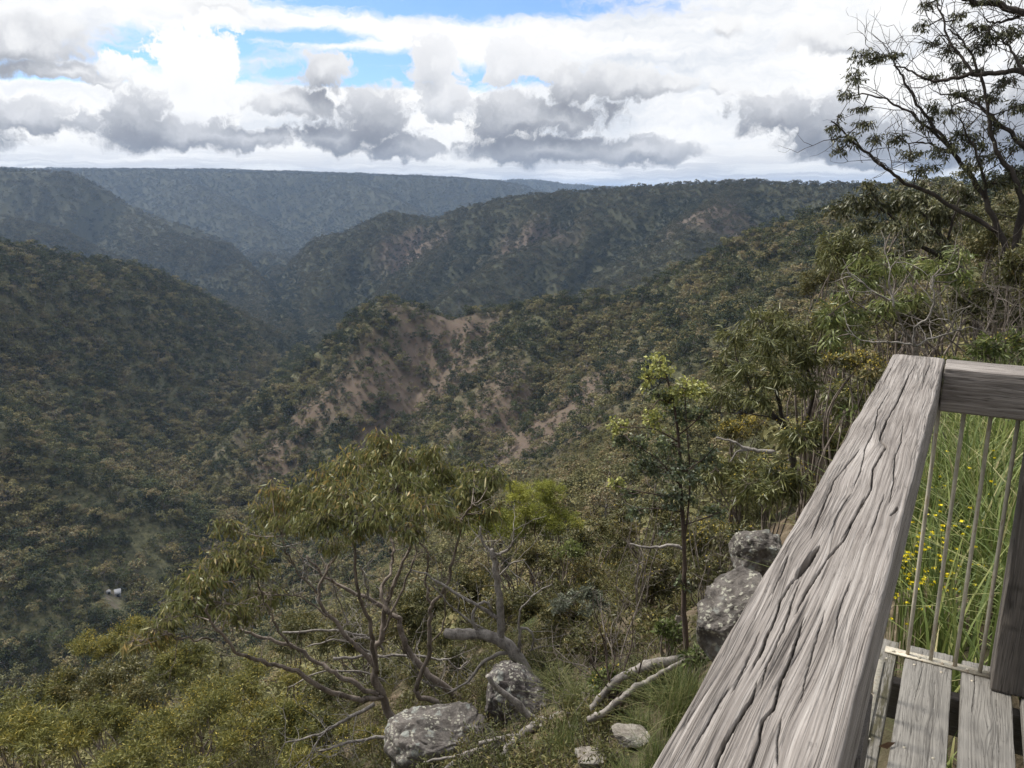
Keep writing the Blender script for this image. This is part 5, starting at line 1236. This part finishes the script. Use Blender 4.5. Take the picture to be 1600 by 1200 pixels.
B('tall olive wattle filling the slope left of the sickle leaved wattle', 1320, 400, 15.5, 120, 110, 'acacia', 81, 0, tint=(.3, .65), cap=7000)
B('dark spreading shrub under the lowest limb of the sky tree', 1465, 300, 16, 130, 70, 'dark', 82, 0, tint=(.3, .65), cap=7000)
B('yellow green shrub between the acacia and the handrail end', 1300, 500, 12, 100, 90, 'acacia', 83, 200, tint=(.35, .7), cap=7000)
# bare twiggy shrubs
bare_shrub('bare_shrub', 'bare grey twiggy thicket on the slope right of the dead tree', 'shrub', (960,1085,6.6), (935,950,7.2), 61, .42, 15, .010, gen=3, dens=8)
bare_shrub('bare_shrub', 'single dark leafless shrub rising from the green leaves beside the fallen logs', 'shrub', (973,1100,6.1), (985,930,6.3), 62, .16, 5, .015, mat=M_BARKR, gen=2, dens=5)
bare_shrub('bare_shrub', 'tangle of bare brown twigs above the cross rail', 'shrub', (1510,620,9.5), (1500,430,9.8), 63, .75, 16, .013, gen=3, dens=8)
bare_shrub('bare_shrub', 'tangle of bare twigs against the dark trunk at the right edge', 'shrub', (1580,600,9.5), (1580,400,9.8), 64, .6, 14, .013, gen=3, dens=8)
bare_shrub('bare_shrub', 'pale bare twigs left of the sapling stem', 'shrub', (1010,900,9), (985,720,9), 65, .35, 8, .011, gen=2, dens=6)
bare_shrub('bare_shrub', 'thin bare twigs beside the boulder under the handrail', 'shrub', (1110,920,7.6), (1110,820,7.8), 66, .35, 9, .009, gen=3, dens=6)
bare_shrub('bare_shrub', 'thin dead twigs behind the rods and above the tall grass', 'shrub', (1500,740,6.8), (1490,650,7.2), 67, .45, 9, .012, gen=2, dens=6, mat=M_BARKD)
B('leafy green herb at the foot of the leafless shrub', 945, 1060, 6.3, 60, 80, 'green', 68, 40, name='herb', cat='plant', tint=(.15, .45), cap=2500, scale=.7)
B('low green herb beside the sapling foot', 1040, 985, 6.4, 60, 60, 'green', 69, 0, name='herb', cat='plant', tint=(.1, .4), cap=1800, scale=.8)
# rocks and fallen wood
boulder('broad grey boulder crusted with lichen at the bottom edge under the fallen boughs', 702, 1162, 7.6, 165, 128, 3, M_ROCK, .8, .06)
boulder('dark rounded boulder leaning behind the broad lichened one', 803, 1104, 7.9, 122, 110, 8, M_ROCKD, .8, -.5)
boulder('small reddish boulder below the crossing of the fallen boughs', 838, 1172, 7.0, 80, 74, 12, M_ROCKD, .8, .1)
boulder('tall angular boulder with white lichen next to the handrail', 1148, 986, 5.4, 126, 170, 41, M_ROCK, .8, .05, 10)
boulder('pale mossy rock stump beyond the angular boulder', 1190, 866, 7.4, 84, 76, 25, M_ROCK, .8, .1, 12)
boulder('pale low rock in the bare soil beside the tussocks', 925, 1186, 5.4, 60, 36, 27, M_ROCKP, .8, 0)
boulder('flat tan rock in the bare soil above the tussocks', 988, 1152, 5.4, 60, 24, 29, M_ROCKP, .8, 0)
boulder('thin grey stone standing behind the sapling foot', 1060, 985, 6.6, 16, 44, 33, M_ROCKP, .8, .1, 6)
log('thick bleached bough lying across the boulders and forking to the bottom edge', [(900,1112,7.1),(882,1118,7.0),(854,1125,6.9),(837,1132,6.85),(817,1146,6.8),(793,1170,6.7),(786,1190,6.6),(755,1215,6.5)], 6.8, .050, .034, 1,
  [([(808,1152),(796,1159),(762,1170),(731,1180),(700,1200),(680,1215)], .040, .03), ([(748,1162),(775,1156),(802,1150)], .02, .03), ([(735,1178),(713,1182),(685,1186),(662,1191)], .022, .008), ([(845,1132),(858,1150),(860,1160),(853,1180),(850,1205)], .024, .016), ([(800,1165),(790,1190),(796,1215)], .02, .014)], name='fallen_bough')
log('short bleached bough propped on the dark boulder', [(762,1056),(779,1077),(803,1094),(823,1115),(840,1127)], 7.0, .022, .042, 2, name='fallen_bough')
log('grey log lying behind the tussocks, upper of two', [(1070,1030,6.3),(1030,1037,6.1),(1005,1041,6.1),(985,1052,6.1),(965,1062,6.1),(945,1082,6.1),(925,1108,6.1)], 6.1, .046, .030, 3)
log('thinner grey log lying below the other behind the tussocks', [(1075,1030,6.1),(1038,1049,5.95),(1015,1063,5.9),(995,1072,5.9),(970,1092,5.9),(945,1112,5.9),(920,1125,5.9)], 5.9, .018, .030, 4)
log('pale broken branch sticking out left from the sapling stem', [(1068,858),(1050,852),(1030,855),(1010,855),(985,850)], 6.6, .016, .009, 5, name='dead_branch', cat='branch')
log('curved grey branch reaching left below the acacia', [(1212,707),(1185,704),(1165,700),(1145,690),(1120,683)], 9.3, .026, .010, 6, [([(1170,702),(1152,706),(1142,722)], .016, .008)], name='dead_branch', cat='branch')

# ---------------------------------------------------------------- grasses
M_GRASS = leaf_mat('grass_blade', [(.05, (.045, .065, .016)), (.3, (.095, .135, .032)), (.55, (.165, .21, .055)), (.78, (.28, .29, .10)), (.95, (.45, .39, .21))], .6, .5, .35, .28, False)
M_TUSS = leaf_mat('tussock_blade', [(.05, (.035, .055, .015)), (.35, (.085, .115, .032)), (.6, (.16, .175, .06)), (.85, (.28, .25, .12))], .6, .55, .3, .28, False)
def blades(P, L, W, rng, lean=.6, tint=(.2, .7), segs=4):
    n = len(P); a = rng.uniform(0, 2*PI, n); out = np.stack([np.cos(a), np.sin(a), 0*a], 1); side = np.stack([-np.sin(a), np.cos(a), 0*a], 1)
    le = np.minimum(np.abs(rng.normal(size=n)), 1.9)*lean+.1; V = []
    for s in range(segs+1):
        t = s/segs; off = out*(le*L*t*t*.9)[:, None]+np.array([0, 0, 1.])*(L*(t-.42*np.minimum(le, 1.1)*t**2.2))[:, None]
        w = (W*(1-t**2.2)*.5+.0003)[:, None]
        V += [P+off-side*w, P+off+side*w]
    V = np.stack(V, 1); k = 2*(segs+1); i = np.arange(n)[:, None]*k
    F = np.vstack([i+np.array([2*s, 2*s+1, 2*s+3, 2*s+2])[None] for s in range(segs)])
    return V.reshape(-1, 3), F, np.repeat(rng.uniform(*tint, n), k)
M_PETAL = leaf_mat('yellow_petal', [(.3, (.62, .50, .02)), (.9, (.85, .72, .03))], .8, .6, .2, .2, False)
def tall_grass():
    rng = np.random.default_rng(9); PP = []; LL = []
    for _ in range(620):
        u = rng.uniform(3.08, 9.5); v = rng.uniform(-4.6, .0 if u < 5 else .4)
        x, y = u*BU[0]+v*BV[0], u*BU[1]+v*BV[1]; z = float(terr_z(x, y)); n = rng.integers(26, 54); s = rng.uniform(.75, 1.25)
        o = rng.normal(size=(n, 2))*.06; PP.append(np.stack([x+o[:, 0], y+o[:, 1], np.full(n, z-.02)], 1)); LL.append(rng.uniform(.35, .85, n)*s)
    for _ in range(90):   # under and round the deck
        u = rng.uniform(1.4, 3.1); v = rng.uniform(-.7, .6); x, y = u*BU[0]+v*BV[0], u*BU[1]+v*BV[1]; z = float(terr_z(x, y)); n = 14
        o = rng.normal(size=(n, 2))*.05; PP.append(np.stack([x+o[:, 0], y+o[:, 1], np.full(n, z-.02)], 1)); LL.append(np.minimum(rng.uniform(.08, .3, n), max(ZD-.06-z, .03)))
    P = np.vstack(PP); L = np.concatenate(LL)
    V, F, T = blades(P, L, rng.uniform(.007, .0165, len(P)), rng, .62, (.15, .95), 5)
    o = mesh_obj('grass', V, F, M_GRASS, None, False, {'tint': T}); tag(o, 'tall strappy green grass growing against the far edge of the deck', None, None, 'stuff')
    # little yellow daisies among it
    lv = Leaves(); g = Geo()
    for _ in range(165):
        c = at(rng.normal(1445, 32), rng.normal(900, 45), rng.uniform(3.75, 4.6)) if rng.uniform() < .8 else at(rng.uniform(1400, 1560), rng.uniform(730, 960), rng.uniform(3.9, 6))
        z = float(terr_z(c[0], c[1]))
        if c[2] < z+.12: c[2] = z+rng.uniform(.2, .6)
        n = 6; a = np.arange(n)*2*PI/n; D = nrm(np.stack([np.cos(a), np.sin(a), np.full(n, .35)], 1)+rng.normal(size=3)*.35)
        lv.add(np.repeat(c[None], n, 0), D, .0125, .011, rng, rng.uniform(.6, 1, n))
        g.tube(np.array([[c[0]+.03, c[1]+.02, z], c-np.array([0, 0, .15]), c]), [.0015, .0012, .001], 3, False)
    e = thing('wildflowers', 'small yellow flowers scattered through the tall grass', None, (0, 0, 0)); e['kind'] = 'stuff'
    g.build('stems', M_GRASS, e); lv.build('petals', M_PETAL, e)
tall_grass()
def tussock(label, px, py, r, w, h, seed, tint):
    rng = np.random.default_rng(seed); c = at(px, py, r); z = float(terr_z(c[0], c[1])); m = mpp(r, py); n = 420
    o = rng.normal(size=(n, 2))*w*m*.14; P = np.stack([o[:, 0], o[:, 1], np.full(n, -.03)], 1)
    V, F, T = blades(P, rng.uniform(.5, 1.15, n)*h*m, rng.uniform(.002, .0045, n), rng, .75, tint, 4)
    ob = mesh_obj('grass_tussock', V, F, M_TUSS, None, False, {'tint': T}); ob.location = (c[0], c[1], z); tag(ob, label, 'grass tussock', 'tussocks by the handrail')
tussock('large straw tipped tussock beside the angular boulder', 1062, 1090, 5.3, 110, 110, 1, (.3, .9))
tussock('fresh green tussock between the angular boulder and the sapling foot', 1085, 1050, 5.5, 90, 80, 2, (.15, .6))
tussock('dark green tussock close to the lower handrail edge', 1035, 1135, 4.9, 70, 60, 3, (.1, .45))
tussock('short green tussock at the bottom edge on the bare soil', 985, 1180, 4.8, 80, 50, 4, (.1, .5))
tussock('small green tussock below the logs', 1000, 1105, 5.6, 60, 40, 5, (.2, .55))
tussock('pale tussock beside the leafy green herb', 900, 1065, 6.8, 60, 60, 6, (.4, .95))
tussock('flowering weedy tussock between the small boulder and the pale rock', 885, 1175, 5.9, 80, 70, 7, (.2, .6))

tussock('straw coloured tussock on the bank between the logs and the grey thicket', 985, 1020, 6.6, 90, 60, 8, (.4, .95))
tussock('green tussock on the bank right under the sapling', 1045, 1020, 6.2, 80, 70, 9, (.15, .6))
tussock('thin dry tussock behind the dark rounded boulder', 870, 1040, 8.0, 80, 60, 10, (.45, .95))
# low undergrowth over the near slopes
M_UNDER = leaf_mat('undergrowth_leaf', [(.0, (.045, .048, .020)), (.3, (.09, .096, .034)), (.55, (.14, .14, .05)), (.75, (.19, .165, .06)), (.9, (.14, .105, .06)), (1., (.26, .22, .08))], .5, .6, .25, .18)
def low_proto(name, seed, n, L, W, H_, R_):
    rng = np.random.default_rng(seed); lv = Leaves(); g = Geo(); nt_ = 16
    d = nrm(rng.normal(size=(nt_, 3))); d[:, 2] = np.abs(d[:, 2])+.25; E = nrm(d)*np.array([R_, R_, H_])*rng.uniform(.6, 1, nt_)[:, None]
    for e in E: g.tube(np.array([[0, 0, -.1], e*.5+rng.normal(size=3)*.05, e]), [.008, .006, .003], 3, False)
    w = rng.integers(0, nt_, n); t = rng.uniform(.3, 1.05, n)[:, None]; P = E[w]*t+rng.normal(size=(n, 3))*.09*R_
    lv.add(P, nrm(nrm(P)*.6+rng.normal(size=(n, 3))*.7), L*rng.uniform(.6, 1.2, n), W, rng, .5)
    V = np.vstack(lv.V+g.V); F = np.vstack(lv.F); ft = np.vstack(g.F4)+lv.n
    me = bpy.data.meshes.new(name); me.from_pydata([tuple(v) for v in V], [], [tuple(f) for f in F]+[tuple(f) for f in ft]); me.materials.append(M_UNDER); me.materials.append(M_TWIG)
    me.polygons.foreach_set('material_index', [0]*len(F)+[1]*len(ft)); return bpy.data.objects.new(name, me)
def undergrowth():
    P = [low_proto('low_shrub', 70+i, 520, .07, .022, .55, .5) for i in range(4)]+[low_proto('leafless_tuft', 80, 110, .06, .012, .6, .4)]
    x, y = sector_points(4.6, 16, .36, 46, 21); x2, y2 = sector_points(16, 60, 1.05, 44, 22)
    v1 = x*BV[0]+y*BV[1]; u1 = x*BU[0]+y*BU[1]
    k = (v1 > .75)&~((u1 > 2.6)&(u1 < 5.6)&(v1 < 1.9)&(v1 > 0)); k |= (v1 < -.3)&(u1 > 9)
    x, y = x[k], y[k]
    X = np.concatenate([x, x2]); Y = np.concatenate([y, y2]); Z = terr_z(X, Y); rng = np.random.default_rng(23); r = np.hypot(X, Y); n = len(X)
    s = rng.uniform(.45, 1.1, n)*np.where(r < 16, .75, 1.9)
    scatter_obj('undergrowth', np.stack([X, Y, Z], 1), rng.uniform(0, 6.28, n), s, rng.integers(0, 5, n), proto_coll('low_shrubs', P), 'low olive undergrowth covering the steep bank')
undergrowth()
def near_gums():
    rng = np.random.default_rng(31)
    for i, (x, y, z) in enumerate(PX_NEAR):
        o = bpy.data.objects.new('gum_tree', P_NEAR[i % 5].data); COL.objects.link(o); o.location = (x, y, z)
        s = float(np.clip(rng.lognormal(-.3, .3), .4, 1.2)); o.scale = (s, s, s*rng.uniform(.85, 1.15)); o.rotation_euler = (0, 0, rng.uniform(0, 6.28))
        tag(o, 'one of the small grey green gums crowding the gully slope below the lookout', 'tree', 'gums on the near gully slope')
near_gums()

def dry_leaf():
    lv = Leaves(); rng = np.random.default_rng(3); c = at_z(1372, 1166, ZD+.004)
    lv.add(np.array([c]), nrm(np.array([[.9, .2, .05]])), .06, .022, rng, np.array([.5]), .25)
    V = np.vstack(lv.V)-c; o = mesh_obj('dry_leaf', V, np.vstack(lv.F), flat_mat('brown_leaf', (.17, .10, .055))); o.location = c
    tag(o, 'curled brown leaf lying on the mossy deck board', 'leaf')
dry_leaf()
